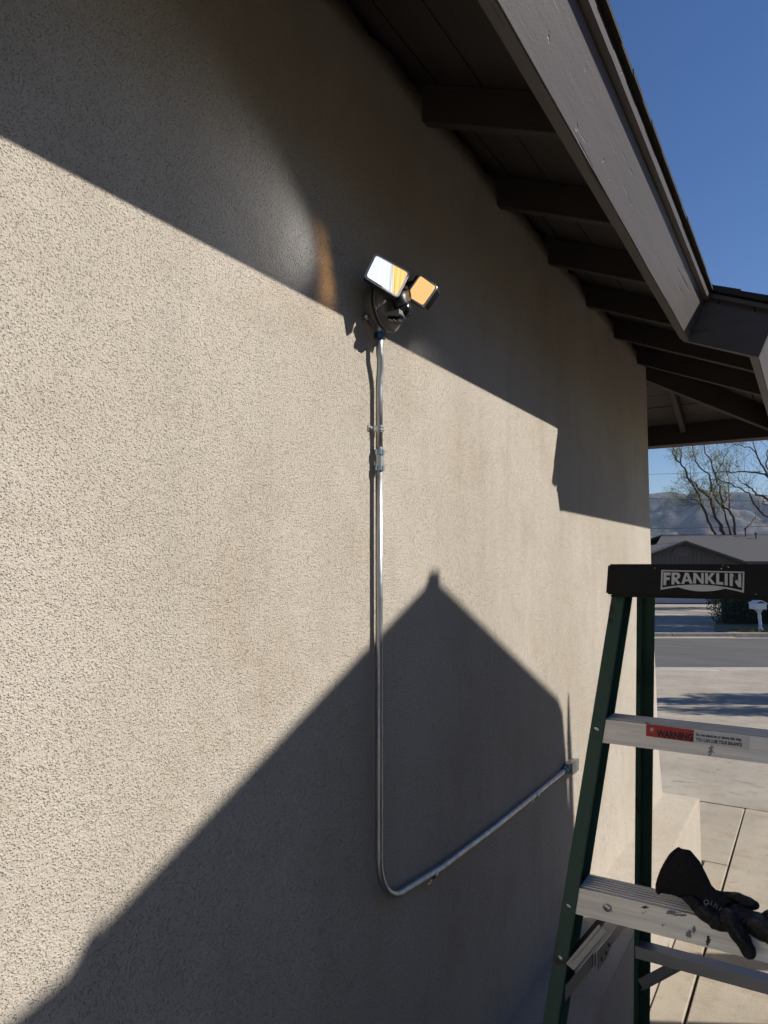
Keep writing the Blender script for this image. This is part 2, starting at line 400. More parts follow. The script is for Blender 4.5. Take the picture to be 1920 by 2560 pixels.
# fascias
FH = .178
def fascia(name, y0, y1, X, Z, mit=0):
    b0 = Vector((X, 0, Z)); p = [b0, b0+tn*FH, b0+tn*FH+tt*.042, b0+tt*.042]
    n = 40; bm = nb(); rings = []
    for i in range(n+1):
        y = y0+(y1-y0)*i/n
        ring = []
        for j, q in enumerate(p):
            yy = y
            if mit and i == n: yy = y1+(q.x-X)
            jit = .0016*noise.noise(Vector((y*4, j*7, 2)))
            ring.append(bm.verts.new((q.x+jit, yy, q.z+jit)))
        rings.append(ring)
    for i in range(n):
        for j in range(4): bm.faces.new((rings[i][j], rings[i][(j+1) % 4], rings[i+1][(j+1) % 4], rings[i+1][j]))
    bm.faces.new(rings[0]); bm.faces.new(rings[-1][::-1]); bmesh.ops.recalc_face_normals(bm, faces=bm.faces)
    bmesh.ops.bevel(bm, geom=[e for e in bm.edges if abs((e.verts[0].co-e.verts[1].co).normalized().y) > .9], offset=.003, segments=2, affect='EDGES')
    return obj(name, bm, FASCIA, house)
fascia('fascia_board', -6, YJ, XN, ZN)
fascia('fascia_board', YJ-.0, CY+XW, XW, ZW, 1)
# jog board (rake) joining the two eaves
t0 = Vector((XN, YJ-.001, ZN)); t1 = Vector((XW+.0, YJ-.001, ZW))
bm = nb(); prism(bm, [t0-Vector((.03, 0, -.0126)), t1, t1+tn*(FH+.004), t0-Vector((.03, 0, -.0126))+tn*(FH+.004)], (0, .036, 0)); obj('rake_board', bm, FASCIAX, house)
# end fascia beyond the corner (leans like the others, along X)
ty = Vector((0, .39, .92)).normalized(); tty = Vector((0, -.92, .39)).normalized()
b0 = Vector((-5, YF, ZW)); bm = nb()
pr = [b0, b0+ty*FH, b0+ty*FH+tty*.042, b0+tty*.042]
prism(bm, pr, (5+XW-.002, 0, 0)); obj('fascia_board', bm, FASCIAX, house)
# light moulding strip under the shingles
def strip(y0, y1, X, Z):
    bm = nb(); prism(bm, [(X, y0, Z), (X+.006, y0, Z+.016), (X-.012, y0, Z+.018), (X-.022, y0, Z+.004)], (0, y1-y0, 0)); return bm
obj('shingle_moulding', strip(-6, YJ-.012, .566, 1.153), FASCIA, house)
obj('shingle_moulding', strip(YJ+.01, YF, XW+.092, ZW+.159), FASCIA, house)
bm = nb(); prism(bm, [(XN+.085, YJ-.024, 1.168), (XW+.09, YJ-.024, ZW+.176), (XW+.09, YJ-.024, ZW+.196), (XN+.085, YJ-.024, 1.188)], (0, .022, 0)); obj('shingle_moulding', bm, FASCIAX, house)
# roof deck and shingle courses
def zt(X): return 1.432-SL*X
bm = nb()
prism(bm, [(-4, -6, zt(-4)-.022), (.572, -6, zt(.572)-.022), (.572, YJ, zt(.572)-.022), (-4, YJ, zt(-4)-.022)], (0, 0, .018))
prism(bm, [(-4, YJ, zt(-4)-.022), (XW+.085, YJ, zt(XW+.085)-.022), (XW+.085, YF+.06, zt(XW+.085)-.022), (0, CY, zt(0)-.022), (-4, CY-4, zt(-4)-.022)], (0, 0, .018))
prism(bm, [(-6, CY, zt(0)-.022), (0, CY, zt(0)-.022), (XW+.085, YF+.07, zt(XW+.085)-.022), (-6, YF+.07, zt(XW+.085)-.022)], (0, 0, .018))
obj('roof_deck', bm, SHING, house)
rnd = random.Random(3)
bm = nb(); y = -6
while y < YJ-.04:
    w = rnd.uniform(.1, .18); X1 = .588+rnd.uniform(-.0015, .0015); t = .014+rnd.uniform(0, .003)
    y1 = min(y+w-.004, YJ-.03); X0 = .1
    prism(bm, [(X0, y, zt(X0)), (X1, y, zt(X1)-.002), (X1, y1, zt(X1)-.002), (X0, y1, zt(X0))], (0, 0, t)); y += w
prism(bm, [(.1, -6, zt(.1)-.001), (.586, -6, zt(.586)-.003), (.586, YJ-.03, zt(.586)-.003), (.1, YJ-.03, zt(.1)-.001)], (0, 0, .012))
obj('shingles', bm, SHING, house, kind='stuff')
for i in range(9):                                  # stepped shingles along the jog rake, each one seen on edge
    xa = XW+.11-i*.055; xb = xa-.058
    lift = .004+.008*(i % 2)+rnd.uniform(0, .003)
    bm = nb(); prism(bm, [(xb-.1, YJ-.042+rnd.uniform(-.004, .004), zt(xb-.1)+.003*i*0), (xa, YJ-.042, zt(xa)+lift*.3), (xa, YJ+.5, zt(xa)+lift*.3), (xb-.1, YJ+.5, zt(xb-.1))], (0, 0, .010+lift))
    obj('shingle', bm, SHING, house)
bm = nb(); y = YJ+.5
while y < YF:
    w = rnd.uniform(.1, .18); X1 = XW+.107
    prism(bm, [(.1, y, zt(.1)), (X1, y, zt(X1)), (X1, y+w-.004, zt(X1)), (.1, y+w-.004, zt(.1))], (0, 0, .014)); y += w
obj('shingles', bm, SHING, house, kind='stuff')

# ------------------------------------------------------------------ neighbouring gable across the side yard (right of the frame): casts the gable shadow
XG = 2.35; kk = XG
def sh2(y, z): return Vector((XG, y+.53*kk, z+.87*kk))     # point at x=XG whose shadow falls on wall point (y, z)
DARKS = paintwood('tan_painted_siding', (.20, .165, .13), 2, .8)
nbh = thing('neighbour_gable', (XG+1.5, 3, G), 'narrow gabled neighbour building across the side yard', 'building')
bm = nb(); e1, ap, e2 = sh2(.76, -.60), sh2(1.797, -.12), sh2(2.93, -.60)
prism(bm, [Vector((XG+.05, e1.y, G)), Vector((XG+.05, e1.y, e1.z)), Vector((XG+.05, ap.y, ap.z)), Vector((XG+.05, e2.y, e2.z)), Vector((XG+.05, e2.y, G))], (3, 0, 0)); obj('wall', bm, DARKS, nbh)
a1, a2, a3 = sh2(.695, -.545), sh2(1.797, -.040), sh2(2.90, -.556)
bm = nb(); prism(bm, [a1, a2, a2-Vector((0, 0, .06)), a1-Vector((0, 0, .06))], (3.1, 0, 0)); obj('roof', bm, SHING, nbh)
bm = nb(); prism(bm, [a3, a2, a2-Vector((0, 0, .06)), a3-Vector((0, 0, .06))], (3.1, 0, 0)); obj('roof', bm, SHING, nbh)
bm = nb(); box(bm, (XG-.01, a2.y-.032, a2.z-.03), (XG+3.1, a2.y+.032, a2.z+.012), .008); obj('ridge_cap', bm, SHING, nbh)
# corner boards and eave return at both ends
c1, c2, c3 = sh2(2.955, -.62), sh2(2.99, -.8), sh2(3.035, -1.25)
bm = nb(); prism(bm, [sh2(2.89, -.55), c1, c2, c3, Vector((XG, c3.y, G)), Vector((XG, c3.y-.25, G)), sh2(2.8, -.6)], (.05, 0, 0)); obj('corner_board', bm, DARKS, nbh)
bm = nb(); prism(bm, [sh2(.70, -.53), sh2(.665, -.575), sh2(.56, -.60), sh2(.45, -.66), sh2(.1, -.72), sh2(-1.3, -.85), Vector((XG, sh2(-1.3, 0).y, G)), Vector((XG, e1.y+.2, G)), sh2(.9, -.56)], (.05, 0, 0)); obj('lean_to_wall', bm, DARKS, nbh)
pk = thing('spike_shadow_post', Vector((XG-.1, 4.7, G)), 'unseen tapered post added to cast a spike shadow on the wall', 'post')  # unseen caster, outline shaped from the spike shadow it throws on the wall
q = [sh2(3.050, -.545), sh2(3.028, -.72), sh2(3.035, -.9), sh2(3.04, -1.2), sh2(3.085, -1.2), sh2(3.078, -.86), sh2(3.062, -.72)]
bm = nb(); prism(bm, q[:3]+[sh2(3.034, -1.2), Vector((XG, sh2(3.035, 0).y, G)), Vector((XG, sh2(3.08, 0).y, G))]+q[4:], (.04, 0, 0)); obj('shaft', bm, FASCIA, pk)
fp = nb(); yb = 3.83+.53*(2.7-.37); box(fp, (2.7, yb-.055, G), (2.8, yb+.055, G+.87*2.5)); obj('strip_shadow_post', fp, FASCIA, label='unseen square post added to cast a shadow strip on the paving', cat='post')  # unseen caster added for the narrow shadow strip on the paving

# ------------------------------------------------------------------ conduit run
XC = .0155; RC = .0088
cond = thing('conduit_run', (XC, 1.47, -.86), 'bent galvanised steel conduit dropping from the floodlight and running along the wall', 'conduit')
yc = at(948, 1300, 0, XC).y; yt = at(949, 834, 0, .025).y
pts = [Vector((.025, yt, .560)), Vector((.025, yt, .53))]
for i in range(7):
    f = i/6; pts.append(Vector((.025+(XC-.025)*(3*f*f-2*f**3), yc+(yt-yc)*(1-f)**2, .515-.085*f)))
zb, rb = -.845, .115; zbb = -.814; zc0 = at(945, 1150, 0, XC).z
pts.append(Vector((XC, yc, zc0+.01)));
p_up = [Vector((XC, yc-.001, zc0-.01)), Vector((XC, yc+.0, -.1)), Vector((XC, yc, -.45)), Vector((XC, yc, zbb+rb+.02))]
bend = [Vector((XC, yc+rb-rb*math.cos(a_), zbb+rb-rb*math.sin(a_))) for a_ in [math.pi/2*k/14 for k in range(15)]]
yend = 2.925
horiz = [Vector((XC, yc+rb+.05, zbb-.004)), Vector((XC, 1.80, zbb-.018)), Vector((XC, 2.2, zb+.003)), Vector((XC, yend, zb-.002))]
bm = nb(); tube(bm, pts, RC, 20); obj('upper_pipe', bm, EMT, cond, smooth=True)
bm = nb(); tube(bm, p_up+bend+horiz, RC, 20); obj('lower_pipe', bm, EMT, cond, smooth=True)
def ring(base, axis, prof, mat, name, parent, seg=24, **k):
    bm = nb(); lathe(bm, base, axis, prof, seg); return shade_auto(obj(name, bm, mat, parent, **k))
zc = at(945, 1150, 0, XC).z
cp = Vector((XC, yc, zc))
ring(cp+Vector((0, 0, -.026)), (0, 0, 1), [(0, RC), (0, .0128), (.013, .0128), (.0135, .0105), (.0385, .0105), (.039, .0128), (.052, .0128), (.052, RC)], ZINC, 'coupling_body', cond)
ring(cp+Vector((0, 0, -.0262)), (0, 0, 1), [(0, .010), (.001, .0138), (.012, .0138), (.013, .012)], BLUEZ, 'compression_nut', cond, 6)
ring(cp+Vector((0, 0, .0132)), (0, 0, 1), [(0, .012), (.001, .0138), (.012, .0138), (.013, .010)], BLUEZ, 'compression_nut', cond, 6)
# top connector into the round box
ring(Vector((.025, yt, .548)), (0, 0, 1), [(0, .009), (.001, .0142), (.016, .0142), (.018, .0122)], NUTD, 'compression_nut', cond, 6)
ring(Vector((.025, yt, .566)), (0, 0, 1), [(0, .0118), (.008, .0118), (.0085, .0095), (.022, .0095)], ZINC, 'connector_body', cond)
# strap on the upright, two on the horizontal run
def strap(c, t, s):
    """c: pipe centre, t: pipe direction, s: side the ear points to"""
    bm = nb(); t = Vector(t); s = Vector(s); n_ = Vector((1, 0, 0)); w = .0075
    prof = []
    for k in range(13):
        a_ = math.pi*k/12; prof.append(c+s*math.cos(a_)*(RC+.0012)+n_*math.sin(a_)*(RC+.0012))
    prof = [c+s*.030-n_*(XC-.0022)]+[c+s*(RC+.003)-n_*(XC-.0022)]+prof+[c-s*(RC+.0012)-n_*.006]
    for i in range(len(prof)-1):
        d_ = (prof[i+1]-prof[i]).normalized(); o_ = t.cross(d_)*.0013
        prism(bm, [prof[i]-t*w, prof[i+1]-t*w, prof[i+1]-t*w+o_, prof[i]-t*w+o_], t*2*w)
    ob_ = obj('strap', bm, ZINC, cond)
    bm = nb(); lathe(bm, c+s*.021-n_*(XC-.003), n_, [(0, .0055), (.002, .0055), (.0045, .003), (.005, .0005)], 12); obj('screw', bm, RIV, ob_)
    bm = nb(); 
    for dd in (-.004, .0035):
        pr_ = [c+s*math.cos(math.pi*k/12)*(RC+.0028)+n_*math.sin(math.pi*k/12)*(RC+.0028) for k in range(13)]
        for i in range(12): prism(bm, [pr_[i]+t*dd, pr_[i+1]+t*dd, pr_[i+1]+t*dd-n_*.001, pr_[i]+t*dd-n_*.001], t*.002)
    obj('strap_rib', bm, ZINC, ob_)
z1 = at(945, 1072, 0, XC).z
strap(Vector((XC, yc, z1)), (0, 0, 1), (0, -1, 0))
strap(Vector((XC, at(1084, 2172, 0, XC).y, zbb-.018)), (0, 1, 0), (0, 0, -1))
strap(Vector((XC, at(1340, 1972, 0, XC).y, zb-.003)), (0, 1, 0), (0, 0, -1))
ring(Vector((XC, yend-.004, zb-.002)), (0, 1, 0), [(0, .0095), (.001, .0142), (.014, .0142), (.016, .0115), (.021, .0115), (.0215, .0138), (.03, .0138)], BLUEZ, 'compression_nut', cond, 24)
# small cast elbow box at the end of the run
jb = thing('outlet_box', (.02, 2.99, -.86), 'small cast metal outlet box at the end of the conduit', 'junction box')
bm = nb(); box(bm, (.0, 2.952, zb-.023), (.034, 3.052, zb+.019), .007); shade_auto(obj('body', bm, OBOX, jb))
bm = nb(); box(bm, (.0345, 2.958, zb-.027), (.039, 3.05, zb+.022), .002); shade_auto(obj('cover', bm, OBOX, jb))
bm = nb()
lathe(bm, (.0385, 3.038, zb-.002), (1, 0, 0), [(0, .004), (.002, .0035), (.0025, .001)], 10); obj('cover_screw', bm, RIV, jb)

# ------------------------------------------------------------------ floodlight
BY, BZ = 1.475, .637
fl = thing('floodlight', (.0, BY, BZ), 'lit twin head security floodlight on a round grey box below the eave', 'security light')
bm = nb(); lathe(bm, (.001, BY, BZ), (1, 0, 0), [(0, .050), (.002, .0565), (.016, .0575), (.0165, .0562), (.032, .0562), (.033, .05)], 48); shade_auto(obj('round_box', bm, BOXM, fl))
for sy, sz in ((-1, -.72), (.9, -.75)):
    bm = nb(); lathe(bm, (.002, BY+sy*.051, BZ+sz*.055), (1, 0, 0), [(0, .008), (.012, .0075), (.014, .005), (.015, .001)], 12); obj('box_lug', bm, ZINC, fl, smooth=True)
bm = nb(); lathe(bm, (.030, BY, BZ), (1, 0, 0), [(0, .054), (.001, .0645), (.006, .0655), (.007, .062)], 48); shade_auto(obj('gasket', bm, RUBBER, fl))
bm = nb(); lathe(bm, (.038, BY, BZ), (1, 0, 0), [(0, .060), (.001, .0668), (.005, .0668), (.007, .061), (.018, .055), (.023, .049), (.0245, .030)], 48); shade_auto(obj('canopy', bm, BOXM, fl), 50)
bm = nb(); lathe(bm, (.070, BY+.01, BZ+.022), (1, 0, .1), [(0, .026), (.014, .026), (.020, .020)], 28); shade_auto(obj('hub', bm, BLK, fl))
sp0 = at(998, 752, 0, .088); sp1 = at(1009, 774, 0, .088); sp2 = at(1013, 792, 0, .088)
bm = nb(); tube(bm, [Vector((.078, BY+.01, BZ+.03)), sp0, sp1, sp2], [.016, .019, .020, .015], 20); obj('sensor_arm', bm, BLK, fl, smooth=True)
bm = nb(); lathe(bm, sp0.lerp(sp1, .3), (sp2-sp0), [(0, .0185), (.020, .0195), (.028, .017), (.034, .010), (.0355, .001)], 24); obj('motion_sensor', bm, BLKG, fl, smooth=True)
L0 = at(972, 793, 0, .060)
bm = nb(); box(bm, L0+Vector((-.002, -.012, -.001)), L0+Vector((.036, .028, .010)), .002); o_ = obj('cover_latch', bm, BOXM, fl)
for dx, dy in ((.004, -.013), (.012, -.006), (.022, .002)):
    bm = nb(); box(bm, L0+Vector((dx, dy, -.010)), L0+Vector((dx+.007, dy+.018, -.0015)), .001); obj('latch_catch', bm, BLKG, o_)
# heads
N1 = Vector((.736, -.663, .139)).normalized(); PC1 = at(966, 690, 0, .082)
N2 = Vector((-.12, -.95, .22)).normalized(); PC2 = at(1055, 729, 0, .108)
def onplane(x, y, P, n_):
    v = FW + RT*((x-960)/FPX) + UP*((1280-y)/FPX); return CAM+v*((P-CAM).dot(n_)/v.dot(n_))
def rquad(c4, inset, rad, seg=5):
    """rounded quad outline from 4 corners"""
    cen = sum(c4, Vector())/4; pts = []
    c4 = [cen+(c-cen)*(1-inset) for c in c4]
    for i in range(4):
        p, a_, b_ = c4[i], c4[i-1], c4[(i+1) % 4]
        s_ = p+(a_-p).normalized()*rad; e_ = p+(b_-p).normalized()*rad
        for k in range(seg+1):
            f = k/seg; pts.append(s_*(1-f)**2+p*2*f*(1-f)+e_*f*f)
    return pts
def head(c4, n_, matlens, back, nm):
    h = nb(); out = rquad(c4, 0, .010); back_ = [p+back for p in rquad(c4, .05, .010)]
    v0 = [h.verts.new(p) for p in out]; v1 = [h.verts.new(p) for p in back_]; n = len(out)
    for i in range(n): h.faces.new((v0[i], v0[(i+1) % n], v1[(i+1) % n], v1[i]))
    h.faces.new(v1); h.faces.new(v0[::-1]); bmesh.ops.recalc_face_normals(h, faces=h.faces)
    ho = shade_auto(obj('lamp_head', h, BLK, fl))
    b = nb(); o0 = rquad(c4, .0, .010); i0 = rquad(c4, .115, .007)
    A_ = [b.verts.new(p+n_*.0005) for p in o0]; A2 = [b.verts.new(p+n_*.004) for p in rquad(c4, .02, .009)]; B_ = [b.verts.new(p+n_*.0035) for p in i0]; B2 = [b.verts.new(p+n_*.0006) for p in i0]
    for X_, Y_ in ((A_, A2), (A2, B_), (B_, B2)):
        for i in range(n): b.faces.new((X_[i], X_[(i+1) % n], Y_[(i+1) % n], Y_[i]))
    bmesh.ops.recalc_face_normals(b, faces=b.faces); obj('bezel', b, bez, ho)
    l_ = nb(); vs = [l_.verts.new(p+n_*.0022) for p in i0]; f = l_.faces.new(vs); l_.normal_update()
    if f.normal.dot(n_) < 0: f.normal_flip()
    me = bpy.data.meshes.new('lens'); l_.to_mesh(me); l_.free()
    uv = me.uv_layers.new(name='UVMap'); ex = (c4[1]-c4[0]); ey = (c4[3]-c4[0])
    for lp in me.loops:
        d_ = me.vertices[lp.vertex_index].co-c4[0]; uv.data[lp.index].uv = (d_.dot(ex)/ex.length_squared, d_.dot(ey)/ey.length_squared)
    obj('lens', me, matlens, ho); return ho
def f1(t, em):
    tc = t.nodes.new('ShaderNodeTexCoord'); sp = t.nodes.new('ShaderNodeSeparateXYZ'); t.links.new(tc.outputs['UV'], sp.inputs[0])
    # camera flicker bands painted into the lens glow: cool left, warm right
    sk = t.nodes.new('ShaderNodeMath'); sk.operation = 'MULTIPLY'; sk.inputs[1].default_value = -.30; t.links.new(sp.outputs[1], sk.inputs[0])
    ad = t.nodes.new('ShaderNodeMath'); ad.operation = 'ADD'; t.links.new(sp.outputs[0], ad.inputs[0]); t.links.new(sk.outputs[0], ad.inputs[1])
    cr = t.nodes.new('ShaderNodeValToRGB'); e = cr.color_ramp.elements; cr.color_ramp.interpolation = 'LINEAR'
    st_ = [(0, (.80, .88, 1.0)), (.40, (.78, .84, .95)), (.425, (.45, .46, .5)), (.44, (.75, .78, .84)), (.47, (.72, .70, .66)), (.49, (.55, .45, .28)), (.51, (.95, .85, .62)), (.535, (.62, .40, .10)), (.56, (1, .62, .22)), (1, (1, .6, .2))]
    while len(e) < len(st_): e.new(.5)
    for i, (p, c_) in enumerate(st_): e[i].position = p; e[i].color = (*c_, 1)
    t.links.new(ad.outputs[0], cr.inputs[0]); t.links.new(cr.outputs[0], em.inputs[0])
    wv = t.nodes.new('ShaderNodeTexWave'); wv.inputs['Scale'].default_value = 2.6; mp = t.nodes.new('ShaderNodeMapping'); t.links.new(tc.outputs['UV'], mp.inputs[0]); mp.inputs['Rotation'].default_value = (0, 0, R(12)); t.links.new(mp.outputs[0], wv.inputs[0])
    mr = t.nodes.new('ShaderNodeMapRange'); mr.inputs[3].default_value = .78; mr.inputs[4].default_value = 1.02; t.links.new(wv.outputs['Fac'], mr.inputs[0]); t.links.new(mr.outputs[0], em.inputs[1])
def f2(t, em): em.inputs[0].default_value = (1, .62, .25, 1); em.inputs[1].default_value = .72
H1 = [onplane(x, y, PC1, N1) for x, y in ((936, 634), (1026, 683), (994, 747), (908, 693))]
H2 = [onplane(x, y, PC2, N2) for x, y in ((1052, 686), (1097, 718), (1060, 770), (1013, 741))]
head(H1, N1, emis('lit_lens_cool_and_warm', f1), -N1*.016, 'a')
head(H2, N2, emis('lit_lens_warm', f2), Vector((.001, .016, -.007)), 'b')
m1 = sum(H1, Vector())/4-N1*.016; m2 = sum(H2, Vector())/4+Vector((0, .014, -.003))
bm = nb(); tube(bm, [Vector((.080, BY+.005, BZ+.030)), m1.lerp(Vector((.080, BY+.005, BZ+.030)), .4), m1], [.016, .013, .011], 16); obj('bracket', bm, BLK, fl, smooth=True)
bm = nb(); tube(bm, [Vector((.080, BY+.01, BZ+.030)), at(1012, 716, 1, 1.53), at(1040, 700, 1, 1.55), m2], [.016, .013, .012, .012], 16); obj('bracket', bm, BLK, fl, smooth=True)
# light thrown by the heads
def spot(name, loc, tgt, en, col, size, blend, rad=.01):
    l = bpy.data.lights.new(name, 'SPOT'); l.energy = en; l.color = col; l.spot_size = R(size); l.spot_blend = blend; l.shadow_soft_size = rad
    o = bpy.data.objects.new(name, l); COL.objects.link(o); o.location = Vector(loc)+OFF
    o.rotation_euler = (Vector(loc)-Vector(tgt)).to_track_quat('Z', 'Y').to_euler(); o.parent = fl; o.location -= fl.location
    return o
pw = H1[3]*.55+H1[0]*.45+N1*.006
spot('cool_beam', pw+Vector((.085, -.05, 0)), Vector((0, .98, .67)), 1.5, (.90, .93, 1), 84, 1.0, .02)
for ty_, tz_, en_s in ((1.275, .58, .34), (1.272, .63, .38), (1.262, .68, .30), (1.25, .73, .18)):
    spot('warm_beam', pw+Vector((.055, -.05, 0)), Vector((0, ty_, tz_)), en_s, (1, .56, .20), 32, 1.0, .02)
spot('far_beam', m2+Vector((.03, .03, -.05)), Vector((0, 1.78, .50)), .55, (.85, .92, 1), 65, 1.0)

# ------------------------------------------------------------------ ladder
ld = thing('step_ladder', (.74, 1.6, G), 'green fibreglass step ladder with black cap and aluminium treads', 'ladder')
XM = .735
def yf(z): return 1.53+.272*(z+.07)
def yr(z): return 1.60-.25*(z+.07)
def xl(z): return .5535+.118*(z+.07)          # outer edge of the front flange, left
def xlr(z): return .590+.083*(z+.07)          # outer edge of the rear rail, left
def channel(xf, yfun, z0, z1, side, fw, depth, th=.0045, back=1, rfw=None):
    """C rail: web outside, two flanges pointing inwards. side=-1 left, +1 right"""
    bm = nb()
    for zz in ((z0, z1),):
        def P(x, dy, z): 
            X = xf(z)+x
            if side > 0: X = 2*XM-X
            return Vector((X, yfun(z)+dy*back, z))
        rf_ = rfw or fw; prof = [(0, 0), (fw, 0), (fw, th), (th, th), (th, depth-th), (rf_, depth-th), (rf_, depth), (0, depth)]
        v0 = [bm.verts.new(P(x, y, z0)) for x, y in prof]; v1 = [bm.verts.new(P(x, y, z1)) for x, y in prof]
        n = len(prof)
        for i in range(n): bm.faces.new((v0[i], v0[(i+1) % n], v1[(i+1) % n], v1[i]))
        bm.faces.new(v0[::-1]); bm.faces.new(v1)
    bmesh.ops.recalc_face_normals(bm, faces=bm.faces)
    bmesh.ops.bevel(bm, geom=[e for e in bm.edges if (e.verts[0].co-e.verts[1].co).length > .5], offset=.0014, segments=2, affect='EDGES')
    return bm
for s in (-1, 1):
    ro = obj('front_rail', channel(xl, yf, -.045, G, s, .0275, .078), GREEN, ld)
    for zz in (-.333, -.649, -.735, -.97, -1.28, -1.58):
        z_ = zz; X = xl(z_)+.0135; X = X if s < 0 else 2*XM-X
        bm = nb(); lathe(bm, (X, yf(z_)+.0005, z_), (0, -1, -.27), [(0, .0062), (.001, .006), (.0026, .0042), (.0032, .001)], 14); obj('rivet', bm, RIV, ro, smooth=True)
    obj('rear_rail', channel(xlr, yr, -.045, G, s, .011, .045, rfw=.030), GREEN, ld)
    bm = nb(); box(bm, (xl(G)-.004 if s < 0 else 2*XM-xl(G)-.032, yf(G)-.004, G), (xl(G)+.032 if s < 0 else 2*XM-xl(G)+.004, yf(G)+.084, G+.06), .004); obj('foot', bm, BLK, ld)
# cap
bm = nb(); bot = [(.544, 1.505), (2*XM-.544, 1.505), (2*XM-.544, 1.655), (.544, 1.655)]
v0 = [bm.verts.new((x, y, -.066)) for x, y in bot]; v1 = [bm.verts.new((XM+(x-XM)*.972, 1.58+(y-1.58)*.96, -.0028)) for x, y in bot]
bm.faces.new(v0[::-1]); bm.faces.new(v1)
for i in range(4): bm.faces.new((v0[i], v0[(i+1) % 4], v1[(i+1) % 4], v1[i]))
bmesh.ops.bevel(bm, geom=[e for e in bm.edges if abs(e.verts[0].co.z-e.verts[1].co.z) > .03], offset=.018, segments=5, affect='EDGES')
bmesh.ops.bevel(bm, geom=[e for e in bm.edges if abs(e.verts[0].co.z-e.verts[1].co.z) < .001 and len(e.link_faces) == 2], offset=.003, segments=2, affect='EDGES')
cap = shade_auto(obj('cap', bm, CAPM, ld), 40)
bm = nb(); box(bm, (.556, 1.512, -.070), (2*XM-.556, 1.648, -.0665)); obj('cap_lip', bm, CAPM, ld)
def capf(x, y, off=.0012):                    # pixel of the cap front to the cap's sloped front face
    z = -.03; P = at(x, y, 1, 1.507)
    f = (P.z+.066)/.063; return at(x, y, 1, 1.505+.003*f-off)
ZX = lambda a_, b_: (1600+a_*.2712, 1050+b_*.2712)
def poly(bm, zpts, off, fn=None):
    vs = [bm.verts.new((fn or capf)(*ZX(*p), off)) for p in zpts]; f = bm.faces.new(vs); bm.normal_update()
    if f.normal.y > 0: f.normal_flip()
def smoothcurve(p0, p1, p2, n=10): return [((1-t)**2*p0[0]+2*t*(1-t)*p1[0]+t*t*p2[0], (1-t)**2*p0[1]+2*t*(1-t)*p1[1]+t*t*p2[1]) for t in [k/n for k in range(n+1)]]
bm = nb()
arc_o = smoothcurve((190, 1565), (575, 1490), (958, 1592), 14)
poly(bm, [(197, 1382), (962, 1398)]+arc_o[::-1], .0012)
logo = obj('logo_plate', bm, SILV, cap)
bm = nb(); arc_i = smoothcurve((206, 1545), (575, 1478), (942, 1572), 14)
poly(bm, [(212, 1394), (948, 1410)]+arc_i[::-1], .0016); obj('logo_field', bm, CAPM, logo)
bm = nb(); poly(bm, smoothcurve((340, 1537), (575, 1502), (790, 1552), 12)+smoothcurve((790, 1552), (560, 1615), (340, 1537), 12)[1:-1], .0020); obj('logo_field', bm, SILV, logo)
def bas(x): return 1536-.00036*0-118e-6*0+(-28*(1-((x-575)/375)**2))+((x-575)*.028)     # arched baseline
def topl(x): return 1404+(x-200)*.016
def L(x, f):                                 # f=0 top, 1 baseline
    return (x, topl(x)+(bas(x)-topl(x))*f)
letters = {
 'F': [[L(217, 0), L(282, 0), L(281, .24), L(243, .24), L(242, 1), L(216, 1)], [L(243, .40), L(274, .40), L(273, .62), L(243, .62)]],
 'R': [[L(292, 0), L(318, 0), L(318, 1), L(290, 1)], [L(318, 0), L(345, 0), L(366, .08), L(372, .28), L(364, .48), L(345, .58), L(318, .60), L(318, .42), L(338, .40), L(345, .30), L(338, .20), L(318, .20)], [L(318, .60), L(342, .57), L(375, 1), L(344, 1), L(318, .68)]],
 'A': [[L(415, 0), L(446, 0), L(430, .22), L(409, 1), L(381, 1)], [L(430, .22), L(446, 0), L(486, 1), L(457, 1)], [L(416, .62), L(446, .62), L(450, .80), L(411, .80)]],
 'N': [[L(492, 0), L(517, 0), L(516, 1), L(490, 1)], [L(517, 0), L(564, .62), L(564, 1), L(516, .42)], [L(564, 0), L(588, 0), L(588, 1), L(564, 1)]],
 'K': [[L(600, 0), L(626, 0), L(626, 1), L(600, 1)], [L(626, .40), L(656, 0), L(690, 0), L(650, .46), L(697, 1), L(663, 1), L(626, .58)]],
 'L': [[L(703, 0), L(730, 0), L(730, .76), L(768, .76), L(768, 1), L(703, 1)]],
 'I': [[L(781, 0), L(808, 0), L(808, 1), L(781, 1)]],
 'N2': [[L(826, 0), L(853, 0), L(855, 1), L(827, 1)], [L(853, 0), L(905, .60), L(905, 1), L(855, .42)], [L(905, 0), L(932, 0), L(934, 1), L(905, 1)]]}
for ch, polys in letters.items():
    bm = nb()
    for p in polys: poly(bm, p, .0021)
    obj('letter', bm, SILV, logo)
# paint splashes on the cap
rs = random.Random(5)
for zx_, zy_, r_ in ((750, 1370, 7), (765, 1345, 5), (815, 1357, 8), (800, 1350, 4), (138, 1365, 4), (1070, 1607, 5)):
    bm = nb(); poly(bm, [(zx_+math.cos(2*math.pi*k/9)*r_*rs.uniform(.4, 1.2), zy_+math.sin(2*math.pi*k/9)*r_*rs.uniform(.4, 1.3)) for k in range(9)], .0026)
    obj('paint_splash', bm, LABW, cap)
bm = nb(); poly(bm, [(872+math.cos(2*math.pi*k/14)*(22 if k % 2 else 15), 1460+math.sin(2*math.pi*k/14)*(34 if k % 2 else 26)) for k in range(14)], .0028); obj('burn_mark', bm, RUBBER, cap)

